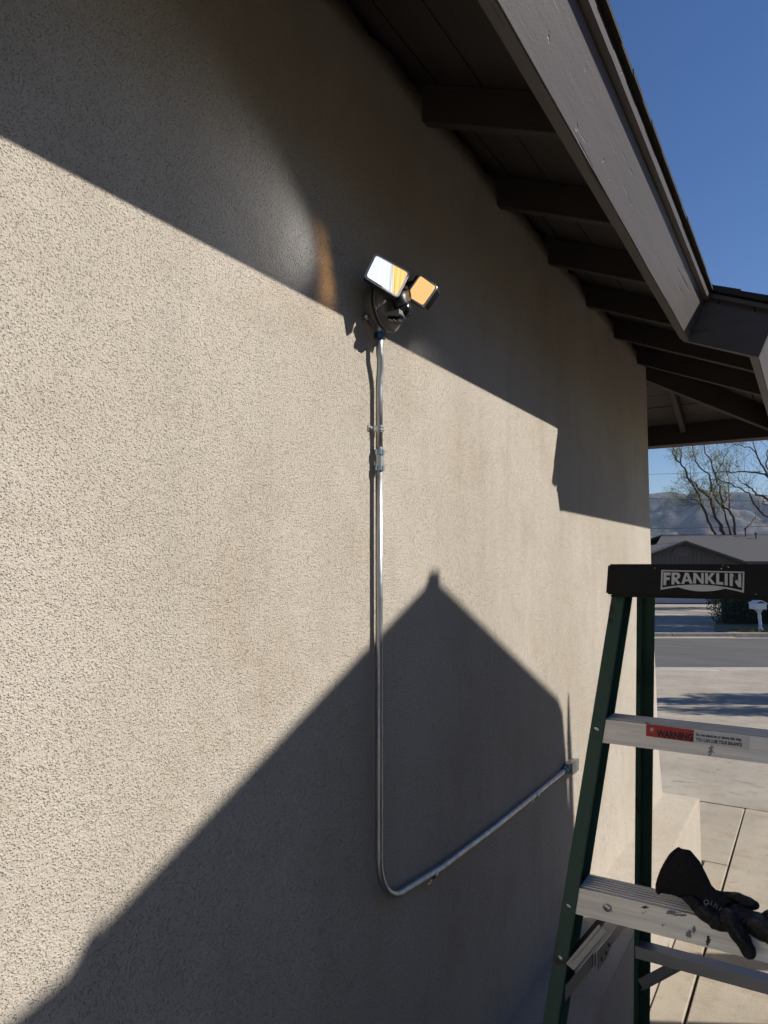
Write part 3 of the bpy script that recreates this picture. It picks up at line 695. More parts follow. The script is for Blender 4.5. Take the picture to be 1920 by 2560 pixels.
# treads
def tread(z, mark=True):
    """z: height of the tread's top front edge"""
    y0 = yf(z)+.0025; xa = xl(z)+.0265; xa2 = xl(z-.043)+.0265
    bm = nb(); xb, xb2 = 2*XM-xa, 2*XM-xa2; h = .0435; dpt = .072
    sh_ = -.272*h
    prism(bm, [(xa, y0, z), (xb, y0, z), (xb2, y0+sh_, z-h), (xa2, y0+sh_, z-h)], (0, .0022, 0))           # front lip
    prism(bm, [(xa, y0+.0024, z-.0022), (xb, y0+.0024, z-.0022), (xb, y0+dpt, z-.0022), (xa, y0+dpt, z-.0022)], (0, 0, .002))
    prism(bm, [(xa, y0+dpt-.002, z-.0003), (xb, y0+dpt-.002, z-.0003), (xb2, y0+dpt-.002, z-.030), (xa2, y0+dpt-.002, z-.030)], (0, .002, 0))
    o = obj('tread', bm, ALU, ld)
    bm = nb()
    for k in range(6):
        yy = y0+.010+k*.010; prism(bm, [(xa+.001, yy, z-.0001), (xa+.001, yy+.003, z-.0001), (xa+.001, yy+.0022, z+.0014), (xa+.001, yy+.0008, z+.0014)], (xb-xa-.002, 0, 0))
    obj('grip_ribs', bm, ALU, o)
    return o, y0, sh_
T1, y1_, sh1 = tread(-.3125); T2, y2_, sh2_ = tread(-.615)
for zz in (-.92, -1.225, -1.53): tread(zz)
for (zt_, To, xs_) in ((-.615, T2, (at(1517, 2271, 1, yf(-.64)).x,)),):
    for X in xs_:
        for XX in (X, 2*XM-X):
            bm = nb(); lathe(bm, (XX, yf(-.637)+.0022, -.637), (0, -1, -.27), [(0, .0085), (.0012, .0078), (.003, .005), (.0036, .001)], 18); obj('rivet', bm, RIV, To, smooth=True)
# label on the top tread
def txt(s, size, mat, parent, p, ex, ey, name='lettering', off=.0, bold=.0, sx=1.0):
    cu = bpy.data.curves.new(name, 'FONT'); cu.body = s; cu.size = size; cu.offset = bold; cu.resolution_u = 3
    to = bpy.data.objects.new(name, cu); COL.objects.link(to)
    dg = bpy.context.evaluated_depsgraph_get(); me = bpy.data.meshes.new_from_object(to.evaluated_get(dg)); bpy.data.objects.remove(to)
    n_ = ex.cross(ey).normalized()
    for v in me.vertices: v.co = p+ex*(v.co.x*sx)+ey*v.co.y+n_*off
    return obj(name, me, mat, parent)
ex = Vector((1, 0, 0)); ey = Vector((0, .272, 1)).normalized(); en_ = ex.cross(ey)
def tp(x, y, off):                            # pixel on the tread front face
    P = at(x, y, 1, y1_); z = P.z; yy = y1_+.272*(z+.3125); P = at(x, y, 1, yy); P = at(x, y, 1, y1_+.272*(P.z+.3125)); return P+en_*off
def tpoly(bm, pts, off):
    vs = [bm.verts.new(tp(*p, off)) for p in pts]; f = bm.faces.new(vs); bm.normal_update()
    if f.normal.y > 0: f.normal_flip()
ZS = lambda a_, b_: (1450+a_*.2833, 1380+b_*.2833)
bm = nb(); tpoly(bm, [ZS(585, 1517), ZS(1007, 1570), ZS(1002, 1680), ZS(583, 1623)], .0006); lr = obj('warning_label', bm, LABR, T1)
bm = nb(); tpoly(bm, [ZS(1009, 1570), ZS(1496, 1631), ZS(1492, 1752), ZS(1004, 1681)], .0006); lw = obj('instruction_label', bm, LABW, T1)
pA = tp(*ZS(680, 1628), .001); wd = (tp(*ZS(990, 1655), .001)-pA).length
cw = .0172
txt('WARNING', cw, INK, lr, pA, ex, ey, bold=.045*cw, sx=wd/(cw*4.75))
pB = tp(*ZS(1022, 1622), .001); txt('Do not stand on or above this step', .0078, INK, lw, pB, ex, ey, bold=.00025, sx=(tp(*ZS(1462, 1672), .001)-pB).length/(.0078*15.6))
pC = tp(*ZS(1024, 1668), .001); txt('YOU CAN LOSE YOUR BALANCE', .0088, INK, lw, pC, ex, ey, bold=.0003, sx=(tp(*ZS(1462, 1718), .001)-pC).length/(.0088*15.9))
bm = nb()
for k in range(7):
    a_ = R(20+k*45); c_ = tp(*ZS(637, 1568), .0012); d_ = ex*math.cos(a_)+ey*math.sin(a_); o_ = ex*math.sin(a_)-ey*math.cos(a_)
    vs = [bm.verts.new(c_+o_*.0008), bm.verts.new(c_-o_*.0008), bm.verts.new(c_+d_*.0062)]; f = bm.faces.new(vs); bm.normal_update()
    if f.normal.y > 0: f.normal_flip()
obj('burst_mark', bm, LABW, lr)
# dents and paint marks on the second tread
def tp2(x, y, off):
    yy = y2_
    for _ in range(3): P = at(x, y, 1, yy); yy = y2_+.272*(P.z+.615)
    return at(x, y, 1, yy)+en_*off
ZG = lambda a_, b_: (1340+a_*.3496, 1950+b_*.3496)
DKM = N('dark_scuff', (.06, .05, .048), .7).m
GKM = N('grey_paint_mark', (.22, .21, .2), .7).m
def blotch(cx, cy, rx, ry, mat, sd, n=22, fn=tp2):
    r_ = random.Random(sd); bm = nb(); vs = []
    for k in range(n):
        a_ = 2*math.pi*k/n; q_ = r_.uniform(.45, 1.15); vs.append(bm.verts.new(fn(*ZG(cx+math.cos(a_)*rx*q_, cy+math.sin(a_)*ry*q_), .0006)))
    f = bm.faces.new(vs); bm.normal_update()
    if f.normal.y > 0: f.normal_flip()
    return bm
for cx, cy, rx, ry, m_, sd in ((780, 910, 32, 12, DKM, 1), (975, 948, 60, 16, GKM, 2), (1030, 965, 55, 10, GKM, 5), (1095, 1105, 25, 36, GKM, 3), (1130, 1070, 14, 34, GKM, 6), (1232, 1150, 24, 36, DKM, 4), (545, 941, 4, 7, DKM, 7)):
    obj('scuff', blotch(cx, cy, rx, ry, m_, sd), m_, T2)
# gusset braces below the second tread, front spreaders and rear bars
def plate(bm, p0, p1, w, up, th):
    p0, p1, up = Vector(p0), Vector(p1), Vector(up); d_ = (p1-p0).normalized(); n_ = d_.cross(up).normalized(); u = n_.cross(d_)
    prism(bm, [p0-u*w/2, p1-u*w/2, p1+u*w/2, p0+u*w/2], n_*th)
for s in (-1, 1):
    mx = lambda X: X if s < 0 else 2*XM-X
    bm = nb(); yy = yf(-.72)+.012
    a0 = at(1432, 2392, 1, yy); a1 = at(1512, 2296, 1, yy+.02)
    a0.x = mx(a0.x); a1.x = mx(a1.x)
    plate(bm, a0, a1, .052, (0, 1, .35), .0016); plate(bm, a0+Vector((0, -.02, -.008)), a1+Vector((0, -.02, -.008)), .017, (0, 0, 1), .0016)
    obj('gusset_brace', bm, STEEL, ld)
    # spreader: two bars and the locking hinge
    X0 = xl(-.80)+.028; X1 = xlr(-.80)+.010; ya_, yb_ = yf(-.80)+.02, yr(-.80)+.01
    pa = Vector((mx(X0), ya_, -.795)); pb = Vector((mx(X1), yb_, -.795)); pm = pa.lerp(pb, .30); pm2 = pa.lerp(pb, .52)
    bm = nb(); plate(bm, pa, pm2, .027, (0, 0, 1), .0018); obj('spreader_bar', bm, STEEL, ld)
    bm = nb(); plate(bm, pm, pb, .025, (0, 0, 1), .0018); bmesh.ops.translate(bm, verts=bm.verts, vec=(.004*-s, 0, .002)); obj('spreader_bar', bm, STEEL, ld)
    bm = nb(); o_ = Vector((.007*-s, 0, 0)); d_ = (pb-pa).normalized(); c_ = pa.lerp(pb, .41)
    prism(bm, [c_-d_*.040+o_+Vector((0, 0, -.022)), c_+d_*.010+o_+Vector((0, 0, -.019)), c_+d_*.040+o_+Vector((0, 0, -.006)), c_+d_*.044+o_+Vector((0, 0, .017)), c_-d_*.040+o_+Vector((0, 0, .017))], (.0022*-s, 0, 0))
    lk = obj('spreader_lock', bm, STEEL, ld)
    for dd, dz_ in ((-.018, -.008), (.008, -.006), (.026, .002)):
        bm = nb(); lathe(bm, c_+d_*dd+o_+Vector((.002*-s, 0, dz_)), (-s, 0, 0), [(0, .0042), (.002, .0035), (.003, .001)], 10); obj('rivet', bm, DKM, lk)
for zz in (-.905, -.42 if False else -1.45):
    bm = nb(); y_ = yr(zz)+.004
    prism(bm, [(xlr(zz)+.004, y_-.010, zz), (2*XM-xlr(zz)-.004, y_-.010, zz), (2*XM-xlr(zz)-.004, y_+.020, zz+.004), (xlr(zz)+.004, y_+.020, zz+.004)], (0, 0, -.0022))
    prism(bm, [(xlr(zz)+.004, y_-.0105, zz+.001), (2*XM-xlr(zz)-.004, y_-.0105, zz+.001), (2*XM-xlr(zz)-.004, y_-.0105, zz-.026), (xlr(zz)+.004, y_-.0105, zz-.026)], (0, .0018, 0))
    obj('rear_bar', bm, STEEL, ld)
    for s in (-1, 1):
        X0 = xlr(zz-.1)+.03; p0_, p1_ = Vector((X0-.012, y_+.018, zz-.098)), Vector((X0+.078, y_-.004, zz-.016))
        if s > 0: p0_.x = 2*XM-p0_.x; p1_.x = 2*XM-p1_.x
        bm = nb(); plate(bm, p0_, p1_, .024, (0, 0, 1), .0018); plate(bm, p0_+Vector((0, 0, -.012)), p1_+Vector((0, 0, -.012)), .012, (0, 1, 0), .0018); obj('rear_brace', bm, STEEL, ld)
bm = nb(); c_ = at(1624, 1860, 1, yr(-.45)); box(bm, c_-Vector((.014, .01, .011)), c_+Vector((.010, .012, .011)), .004); obj('rail_bracket', bm, BLK, ld)

# ------------------------------------------------------------------ work glove on the second tread
gv = thing('work_glove', at(1760, 2250, 1, 1.42), 'black coated work glove with grey knit cuff draped over the ladder tread', 'glove')
def skinblob(chains, name, mat, parent, lv=3, tex=.0):
    me = bpy.data.meshes.new(name); vs, es, rs_ = [], [], []
    for ch in chains:
        s0 = len(vs)
        for i, (p, r_) in enumerate(ch):
            vs.append(p); rs_.append(r_)
            if i: es.append((s0+i-1, s0+i))
    me.from_pydata(vs, es, []); o = bpy.data.objects.new(name, me); COL.objects.link(o)
    m_ = o.modifiers.new('skin', 'SKIN')
    for i, r_ in enumerate(rs_): me.skin_vertices[0].data[i].radius = r_ if isinstance(r_, tuple) else (r_, r_)
    roots = set(); k = 0
    for ch in chains: me.skin_vertices[0].data[k].use_root = True; k += len(ch)
    s_ = o.modifiers.new('sub', 'SUBSURF'); s_.levels = lv; s_.render_levels = lv
    dg = bpy.context.evaluated_depsgraph_get(); m2_ = bpy.data.meshes.new_from_object(o.evaluated_get(dg)); bpy.data.objects.remove(o)
    for v in m2_.vertices:
        q_ = noise.noise_vector(v.co*34)*.0055+noise.noise_vector(v.co*95)*.0022; v.co += q_
    return obj(name, m2_, mat, parent, smooth=True)
def gp(x, y, dy=0): return at(x, y, 1, 1.395+dy)
chains = [
 [(gp(1752, 2252, .02), .017), (gp(1785, 2266, .02), (.022, .014)), (gp(1830, 2288, .015), (.027, .015)), (gp(1880, 2306, .01), (.030, .015)), (gp(1935, 2322, .005), (.032, .015)), (gp(1990, 2345, .02), (.028, .015))],
 [(gp(1800, 2276, -.01), .014), (gp(1830, 2306, -.028), .0142), (gp(1853, 2342, -.036), .0145), (gp(1872, 2374, -.038), .0142), (gp(1887, 2396, -.038), .0105)],
 [(gp(1708, 2240, .0), .008), (gp(1742, 2268, -.008), .0115), (gp(1786, 2296, -.014), .0125), (gp(1832, 2316, -.018), .013)],
 [(gp(1762, 2230, .045), .009), (gp(1800, 2243, .05), .013), (gp(1848, 2254, .05), .016), (gp(1874, 2262, .045), .011), (gp(1897, 2272, .045), .0055)],
 [(gp(1868, 2304, -.01), .014), (gp(1902, 2326, -.022), .0148), (gp(1938, 2348, -.03), .0148), (gp(1975, 2376, -.032), .0135), (gp(2000, 2400, -.03), .010)],
 [(gp(1905, 2292, .03), .014), (gp(1950, 2302, .02), .0145), (gp(2000, 2322, .015), .0135), (gp(2045, 2345, .01), .010)],
]
skinblob(chains, 'coated_hand', NITR, gv)
# knitted cuff: open loft of ellipses
def loft(rings, seg=28, inner=.002):
    bm = nb(); allr = []
    for c, a_, b_ in rings: allr.append([bm.verts.new(c+a_*math.cos(2*math.pi*k/seg)*(1+.03*math.sin(5*k))+b_*math.sin(2*math.pi*k/seg)) for k in range(seg)])
    for i in range(len(allr)-1):
        for k in range(seg): bm.faces.new((allr[i][k], allr[i][(k+1) % seg], allr[i+1][(k+1) % seg], allr[i+1][k]))
    return bm
def ell(x, y, ang, ma, mi, dy):
    """long axis drawn at ang degrees (image, downwards), ma/mi in px; depth dy"""
    c = gp(x, y, dy); a_ = (RT*math.cos(R(ang))-UP*math.sin(R(ang)))*(ma*1.36/FPX); n_ = (RT*math.sin(R(ang))+UP*math.cos(R(ang))); 
    b_ = (n_*.8+FW*.6).normalized()*(mi*1.36/FPX); return (c, a_, b_)
rg = [ell(1700, 2188, 118, 52, 20, .006), ell(1680, 2181, 116, 54, 26, 0), ell(1671, 2177, 114, 55, 33, 0), ell(1673, 2177, 114, 57, 34, 0), ell(1695, 2180, 118, 57, 36, .006), ell(1715, 2195, 126, 50, 36, .012), ell(1735, 2215, 130, 40, 32, .016), ell(1757, 2238, 130, 30, 26, .02), ell(1785, 2256, 125, 24, 22, .02), ell(1815, 2272, 122, 20, 18, .015)]
cuff = obj('knit_cuff', loft(rg), KNIT, gv, smooth=True)
c_, a_, b_ = ell(1671.5, 2177, 114, 57, 34, 0)
bm = nb(); ps = [c_+a_*math.cos(2*math.pi*k/28)*(1+.03*math.sin(5*k))+b_*math.sin(2*math.pi*k/28) for k in range(29)]; tube(bm, ps, .0021, 8, cap=False); obj('hem', bm, HEM, cuff, smooth=True)
pT = gp(1762, 2246, -.010); exx = (RT*.80-UP*.60); eyy = (RT*.60+UP*.80)
txt('CE', .0125, PRINT, gv, gp(1757, 2252, -.016), (RT*.45-UP*.89), (RT*.89+UP*.45), sx=.75)
bm = nb()
for i in range(5):
    q0 = gp(1778+i*6.5, 2262+i*5.0, -.014); d_ = (RT*.5+UP*.87) if i % 2 else (RT*.2+UP*.97); e_ = (RT*.87-UP*.5)*.0006
    vs = [bm.verts.new(q0-e_), bm.verts.new(q0+e_), bm.verts.new(q0+e_+d_*.007), bm.verts.new(q0-e_+d_*.007)]; bm.faces.new(vs)
obj('printed_marks', bm, PRINT, gv)

# ------------------------------------------------------------------ across the street
def bushmesh(bm, c, rx, ry, rz, n, s, rs, shell=.55):
    for _ in range(n):
        while True:
            p = Vector((rs.uniform(-1, 1), rs.uniform(-1, 1), rs.uniform(-1, 1)))
            if shell < p.length < 1: break
        q_ = c+Vector((p.x*rx, p.y*ry, p.z*rz)); a_ = Vector((rs.gauss(0, 1), rs.gauss(0, 1), rs.gauss(0, 1))).normalized(); b_ = a_.orthogonal().normalized()
        w = s*rs.uniform(.5, 1.2)
        vs = [bm.verts.new(q_+a_*w), bm.verts.new(q_+b_*w*.6), bm.verts.new(q_-a_*w), bm.verts.new(q_-b_*w*.6)]; bm.faces.new(vs)
def leafmat(name, a_, b_):
    n = N(name, a_, .6, spec=.3).world(); n.color(n.mix(a_, b_, n.ramp(n.noise(3.5, 3, .6), [(.35, 0), (.65, 1)]))); return n.m
HEDGE = leafmat('hedge_leaves', (.022, .036, .014), (.05, .07, .025)); BUD = leafmat('spring_leaves', (.16, .19, .05), (.26, .27, .09)); BUSHM = leafmat('bush_leaves', (.06, .09, .03), (.11, .13, .04))
BARK = N('bark', (.075, .055, .042), .9).m
# far curb, far drive, verge, lawn
FZ = SZ+.0
bm = nb()
for k in range(-10, 8):
    u0 = 1.35+k*2.0 if k >= 0 else -8.3+(k+1)*2.0-2.0
    if -6.2 < u0 < 1.3: continue
    prism(bm, [st(u0+.01, 23.25, FZ+.14), st(u0+1.99, 23.25, FZ+.14), st(u0+1.99, 23.42, FZ+.145), st(u0+.01, 23.42, FZ+.145)], (0, 0, -.16))
    prism(bm, [st(u0+.01, 23.0, FZ+.004), st(u0+1.99, 23.0, FZ+.004), st(u0+1.99, 23.24, FZ+.0), st(u0+.01, 23.24, FZ+.0)], (0, 0, -.05))
obj('far_curb', bm, CURB, kind='structure')
def ufar(x, v): return (x-960)/FPX*(v/math.cos(R(0)))     # street coordinate of a picture column at distance v
uD = ufar(1838, 23.4); uE = ufar(1793, 39.5); uL = ufar(1380, 28)
sheet('far_driveway', [[st(uL-6, 23.0, FZ+.006), st(uD-.2, 23.0, FZ+.006), st(uD-.45, 24.2, FZ+.12), st(uL-5, 24.2, FZ+.12)], [st(uL-5, 24.2, FZ+.12), st(uD-.45, 24.2, FZ+.12), st(uE, 39.5, FZ+.13), st(uL-5, 39.5, FZ+.13)]], CONC2, kind='structure')
sheet('far_verge', [[st(uD-.45, 24.2, FZ+.115), st(uD-.2, 23.43, FZ+.14), st(60, 23.43, FZ+.14), st(60, 39.5, FZ+.15), st(uE, 39.5, FZ+.15)]], DIRT, kind='structure')
GRASS = leafmat('dry_grass', (.20, .18, .06), (.10, .13, .04))
bm = nb(); rs = random.Random(11)
for _ in range(2600):
    u = rs.uniform(uD+.2, 17); v = 23.5+abs(rs.gauss(0, .6)); p = st(u, v, FZ+.14); h = rs.uniform(.03, .10)
    dx = Vector((rs.uniform(-1, 1), rs.uniform(-1, 1), 0))*.03
    vs = [bm.verts.new(p-dx*.6), bm.verts.new(p+dx*.6), bm.verts.new(p+dx+Vector((rs.uniform(-.03, .03), 0, h)))]; bm.faces.new(vs)
obj('grass_tufts', bm, GRASS, kind='stuff')
# hedge
hd = thing('hedge', st(ufar(1960, 27.5), 27.6, FZ), 'dark clipped hedge behind the white mailbox', 'hedge')
hu0, hu1 = ufar(1795, 26.5), ufar(1795, 26.5)+9
bm = nb(); rs = random.Random(2)
for k in range(15):
    u = hu0+.35+k*.62; bushmesh(bm, st(u, 27.0, FZ+1.0), .62, .75, 1.0, 1500, .045, rs, .45)
obj('foliage', bm, HEDGE, hd)
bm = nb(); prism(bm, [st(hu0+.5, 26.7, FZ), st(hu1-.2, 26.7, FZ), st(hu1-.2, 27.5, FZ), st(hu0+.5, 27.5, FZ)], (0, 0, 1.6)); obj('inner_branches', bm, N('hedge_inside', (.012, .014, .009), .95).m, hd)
# mailbox
mv = 24.1; mu = ufar(1889, mv); WH = N('white_painted_wood', (.72, .72, .72), .5).m
mb = thing('mailbox', st(mu, mv, FZ+.14), 'white mailbox with pitched top on a turned white post at the far curb', 'mailbox')
mk = mv/FPX
base = st(mu+.06, mv, FZ+.14)
bm = nb(); lathe(bm, base, (-.05, 0, 1), [(0, .115), (.03, .12), (.05, .07), (.09, .075), (.12, .05), (.2, .052), (.24, .062), (.30, .045), (.36, .055), (.50, .060), (.56, .045), (.60, .055), (.68, .11), (.72, .16)], 20); shade_auto(obj('post', bm, WH, mb))
bt = base+Vector((-.036, 0, .72))
def mbx(u0, u1, v0, v1, z0, z1, b_=0):
    bm = nb(); prism(bm, [bt+ER*u0+EN*v0+Vector((0, 0, z0)), bt+ER*u1+EN*v0+Vector((0, 0, z0)), bt+ER*u1+EN*v1+Vector((0, 0, z0)), bt+ER*u0+EN*v1+Vector((0, 0, z0))], (0, 0, z1-z0)); return bm
obj('box_body', mbx(-.20, .20, -.13, .25, 0, .20), WH, mb); obj('box_door', mbx(-.17, .17, -.142, -.131, .02, .18), WH, mb)
bm = nb(); 
for s in (-1, 1): prism(bm, [bt+ER*.22*s+EN*-.16+Vector((0, 0, .18)), bt+EN*-.16+Vector((0, 0, .29)), bt+EN*-.16+Vector((0, 0, .315)), bt+ER*.225*s+EN*-.16+Vector((0, 0, .205))], EN*.43)
obj('box_roof', bm, WH, mb)
bm = nb(); lathe(bm, bt+EN*-.1+Vector((0, 0, .30)), (0, 0, 1), [(0, .025), (.02, .03), (.05, .012), (.07, .003)], 12); obj('finial', bm, WH, mb)
# garage house
hv = 40.0; gx = lambda x, v: ufar(x, v); gz = lambda y, v: -(y-HY)/FPX*v
FR = Vector((0, 0, 0))
gh = thing('far_house', st(gx(1713, hv), hv+4, FZ), 'low grey house across the street with gabled garage and white door', 'house')
SID = N('grey_siding', (.11, .10, .10), .8).m; TRIM = N('dark_roof_trim', (.05, .045, .045), .7).m
rf = N('grey_roof_shingles', (.13, .13, .135), .9).world(); rf.color(rf.mix((.058, .056, .058), (.038, .038, .041), rf.noise(6, 5, .7))); rf.bump(rf.noise(14, 3, .6), .03, .6); ROOF = rf.m
rl = N('light_roof_shingles', (.24, .235, .225), .9).world(); rl.color(rl.mix((.26, .25, .235), (.20, .195, .19), rl.noise(6, 5, .7))); ROOFL = ROOF
def hp_(x, y, v): return st(gx(x, v), v, gz(y, v))
ap = hp_(1713, 1352, hv); le = hp_(1560, 1409, hv); re = hp_(1905, 1419, hv)
back = EN*7.5+ER*1.2
gzl = min(le.z, re.z)
wl0, wr0 = gx(1588, hv), gx(1872, hv)
bm = nb(); o_ = EN*.5
prism(bm, [st(wl0, hv+.5, FZ), st(wr0, hv+.5, FZ), st(wr0, hv+.5, re.z+.12), ap+o_-Vector((0, 0, .12)), st(wl0, hv+.5, le.z+.12)], EN*7); obj('wall', bm, SID, gh)
bm = nb(); prism(bm, [ap, re, re-Vector((0, 0, .16)), ap-Vector((0, 0, .16))], back); obj('roof', bm, ROOF, gh)
bm = nb(); prism(bm, [ap, le, le-Vector((0, 0, .16)), ap-Vector((0, 0, .16))], back); obj('roof', bm, ROOF, gh)
for e_ in (re, le):
    bm = nb(); prism(bm, [ap+Vector((0, 0, .015)), e_+Vector((0, 0, .015)), e_-Vector((0, 0, .07)), ap-Vector((0, 0, .07))], -EN*.04); obj('barge_board', bm, TRIM, gh)
for x in range(1596, 1870, 11):                                   # vertical siding battens
    X = gx(x, hv); zt_ = (ap.z-.2)-abs(X-gx(1713, hv))*.40
    bm = nb(); prism(bm, [st(X, hv+.47, gz(1413, hv)), st(X+.05, hv+.47, gz(1413, hv)), st(X+.05, hv+.47, zt_), st(X, hv+.47, zt_)], EN*.03); obj('batten', bm, SID, gh)
bm = nb(); c_ = st(gx(1713, hv), hv+.45, gz(1378, hv)); prism(bm, [c_+ER*(.55*math.cos(R(a_)))+Vector((0, 0, .33*math.sin(R(a_)))) for a_ in range(0, 360, 60)], EN*.05); obj('gable_vent', bm, N('vent_brown', (.13, .10, .10), .8).m, gh)
DOOR = N('white_garage_door', (.40, .42, .50), .6).m
dr = obj('garage_door', prism(nb(), [st(gx(1600, hv), hv+.42, FZ+.14), st(gx(1790, hv), hv+.42, FZ+.14), st(gx(1790, hv), hv+.42, FZ+2.2), st(gx(1600, hv), hv+.42, FZ+2.2)], EN*.06), DOOR, gh)
for i in range(4):
    for j in range(4):
        u0 = gx(1600, hv)+.1+j*(gx(1790, hv)-gx(1600, hv)-.1)/4
        bm = nb(); prism(bm, [st(u0, hv+.40, FZ+.2+i*.5), st(u0+.9, hv+.40, FZ+.2+i*.5), st(u0+.9, hv+.40, FZ+.62+i*.5), st(u0, hv+.40, FZ+.62+i*.5)], EN*.03); obj('door_panel', bm, DOOR, dr)
# main body of the house behind
mvv = 47.0; rz = gz(1341, mvv+3)
m0, m1 = gx(1600, 47), gx(2250, 47)
ezz = gz(1408, 43)
bm = nb(); prism(bm, [st(m0-1, 43.2, ezz), st(m1, 43.2, ezz), st(m1, mvv+3, rz), st(gx(1655, 50), mvv+3, rz)], (0, 0, .12)); obj('main_roof', bm, ROOF, gh)
bm = nb(); prism(bm, [st(m0-1, 56.5, ezz), st(m1, 56.5, ezz), st(m1, mvv+3, rz), st(gx(1655, 50), mvv+3, rz)], (0, 0, .12)); obj('main_roof', bm, ROOF, gh)
bm = nb(); prism(bm, [st(m0, 44, FZ), st(m1-.4, 44, FZ), st(m1-.4, 56, FZ), st(m0, 56, FZ)], (0, 0, ezz-FZ)); obj('main_wall', bm, SID, gh)
for px_, py_, top_ in ((1864, 1346, 1325), (1890, 1353, 1337)):
    D_ = 43.2+(mvv+3-43.2)*((1408-py_)/(1408-1341.0))*1.0; b_ = st(gx(px_, D_), D_, gz(py_, D_)-.1)
    bm = nb(); lathe(bm, b_, (0, 0, 1), [(0, .05), ((py_-top_)*D_/FPX+.12, .05), ((py_-top_)*D_/FPX+.13, .09), ((py_-top_)*D_/FPX+.24, .09)], 10); vp = obj('vent_pipe', bm, TRIM, gh)
    bm = nb(); lathe(bm, b_+Vector((0, 0, .05)), (0, 0, 1), [(0, .32), (.04, .28), (.12, .08)], 12); obj('flashing', bm, N('lead_flashing', (.5, .5, .52), .5).m, vp)
# bare trees with spring buds
def tree(name, stems, D, label, rs, trunkr=.2, twigs=10, leaf=1, group=None, lm=None):
    """stems: list of (polyline of pixels, start radius px, end radius px)"""
    root = thing(name, atd(stems[0][0][0][0], HY+10, D)*1.0, label, 'tree', group)
    root.location.z = FZ+HZ
    tb = nb(); cb = nb(); px = D/FPX
    def twig(p, d_, ln, r_, dep):
        pts_ = [p]; q_ = p.copy()
        for i in range(4):
            d_ = (d_+Vector((rs.gauss(0, .22), rs.gauss(0, .22), rs.gauss(.06, .18)))).normalized(); q_ = q_+d_*ln/4; pts_.append(q_.copy())
        tube(tb, pts_, [r_, r_*.8, r_*.6, r_*.45, r_*.3], 5, cap=False)
        if dep > 0:
            for i in (1, 2, 3, 4):
                if rs.random() < .85: twig(pts_[i], (d_+Vector((rs.gauss(0, .7), rs.gauss(0, .7), rs.gauss(.1, .5)))).normalized(), ln*.62, r_*.5, dep-1)
        if dep <= 1 and leaf:
            for i in range(int(leaf*8)):
                q_ = pts_[rs.randint(1, 4)]+Vector((rs.gauss(0, .12), rs.gauss(0, .12), rs.gauss(0, .12))); a_ = Vector((rs.gauss(0, 1), rs.gauss(0, 1), rs.gauss(0, 1))).normalized(); b_ = a_.orthogonal().normalized(); w = rs.uniform(.03, .075)
                vs = [cb.verts.new(q_+a_*w), cb.verts.new(q_+b_*w*.5), cb.verts.new(q_-a_*w), cb.verts.new(q_-b_*w*.5)]; cb.faces.new(vs)
    for line, r0, r1 in stems:
        dj = rs.uniform(-1.2, 1.2); P = []
        for i, (x, y) in enumerate(line): P.append(atd(x, y, D+dj*i/len(line)))
        # subdivide with slight wobble
        Q = [P[0]]
        for i in range(len(P)-1):
            for k in (1, 2, 3): Q.append(P[i].lerp(P[i+1], k/3)+(Vector((rs.gauss(0, 1), rs.gauss(0, 1), rs.gauss(0, 1)))*.05 if k < 3 else Vector()))
        n = len(Q); tube(tb, Q, [px*1.2*(r0+(r1-r0)*i/(n-1)) for i in range(n)], 8)
        for k in range(twigs):
            i = rs.randint(int(n*.35), n-1); d_ = (Q[min(i+1, n-1)]-Q[max(i-1, 0)]).normalized()
            twig(Q[i], (d_*.6+Vector((rs.gauss(0, .6), rs.gauss(0, .6), rs.gauss(.3, .4)))).normalized(), rs.uniform(.9, 2.0), px*r1*.75, 2)
    obj('trunk_and_limbs', tb, BARK, root, smooth=True)
    if len(cb.verts): obj('leaf_buds', cb, lm or BUD, root)
    else: cb.free()
    return root
ZT = lambda pts_: [(1620+x*.1808, 1100+y*.1808) for x, y in pts_]
rs = random.Random(21)
tree('budding_tree', [
 (ZT([(960, 1500), (940, 1300), (830, 1120), (740, 900), (720, 820), (640, 650), (540, 510), (470, 360), (370, 230), (320, 60), (300, -120)]), 3.4, 1.0),
 (ZT([(470, 360), (460, 220), (430, 90), (420, -80)]), 1.6, .8),
 (ZT([(1050, 1500), (1050, 1290), (980, 1130), (900, 950), (840, 780), (730, 700), (640, 590), (560, 530)]), 4.4, 1.3),
 (ZT([(840, 780), (880, 640), (850, 480), (740, 400), (660, 300), (620, 120), (600, -100)]), 2.2, .8),
 (ZT([(1150, 1500), (1140, 1290), (1080, 1090), (1040, 950), (960, 850), (900, 700), (870, 590)]), 2.6, 1.1),
 (ZT([(1205, 1500), (1205, 1290), (1190, 1110), (1130, 980), (1030, 900), (1000, 640), (930, 480), (880, 330), (790, 190), (760, -60)]), 3.2, .9),
 (ZT([(1030, 900), (1080, 830), (1070, 750)]), 1.5, .7), (ZT([(720, 880), (640, 890), (540, 900)]), 1.4, .6), (ZT([(720, 870), (640, 820), (540, 790)]), 1.6, .6),
 (ZT([(930, 480), (1040, 300), (1100, 120)]), 1.3, .5), (ZT([(1130, 980), (1120, 780), (1120, 560), (1080, 400)]), 1.2, .5)],
 58, 'tall multi stemmed tree with sparse yellow green buds behind the far house', rs, leaf=.8, twigs=9)
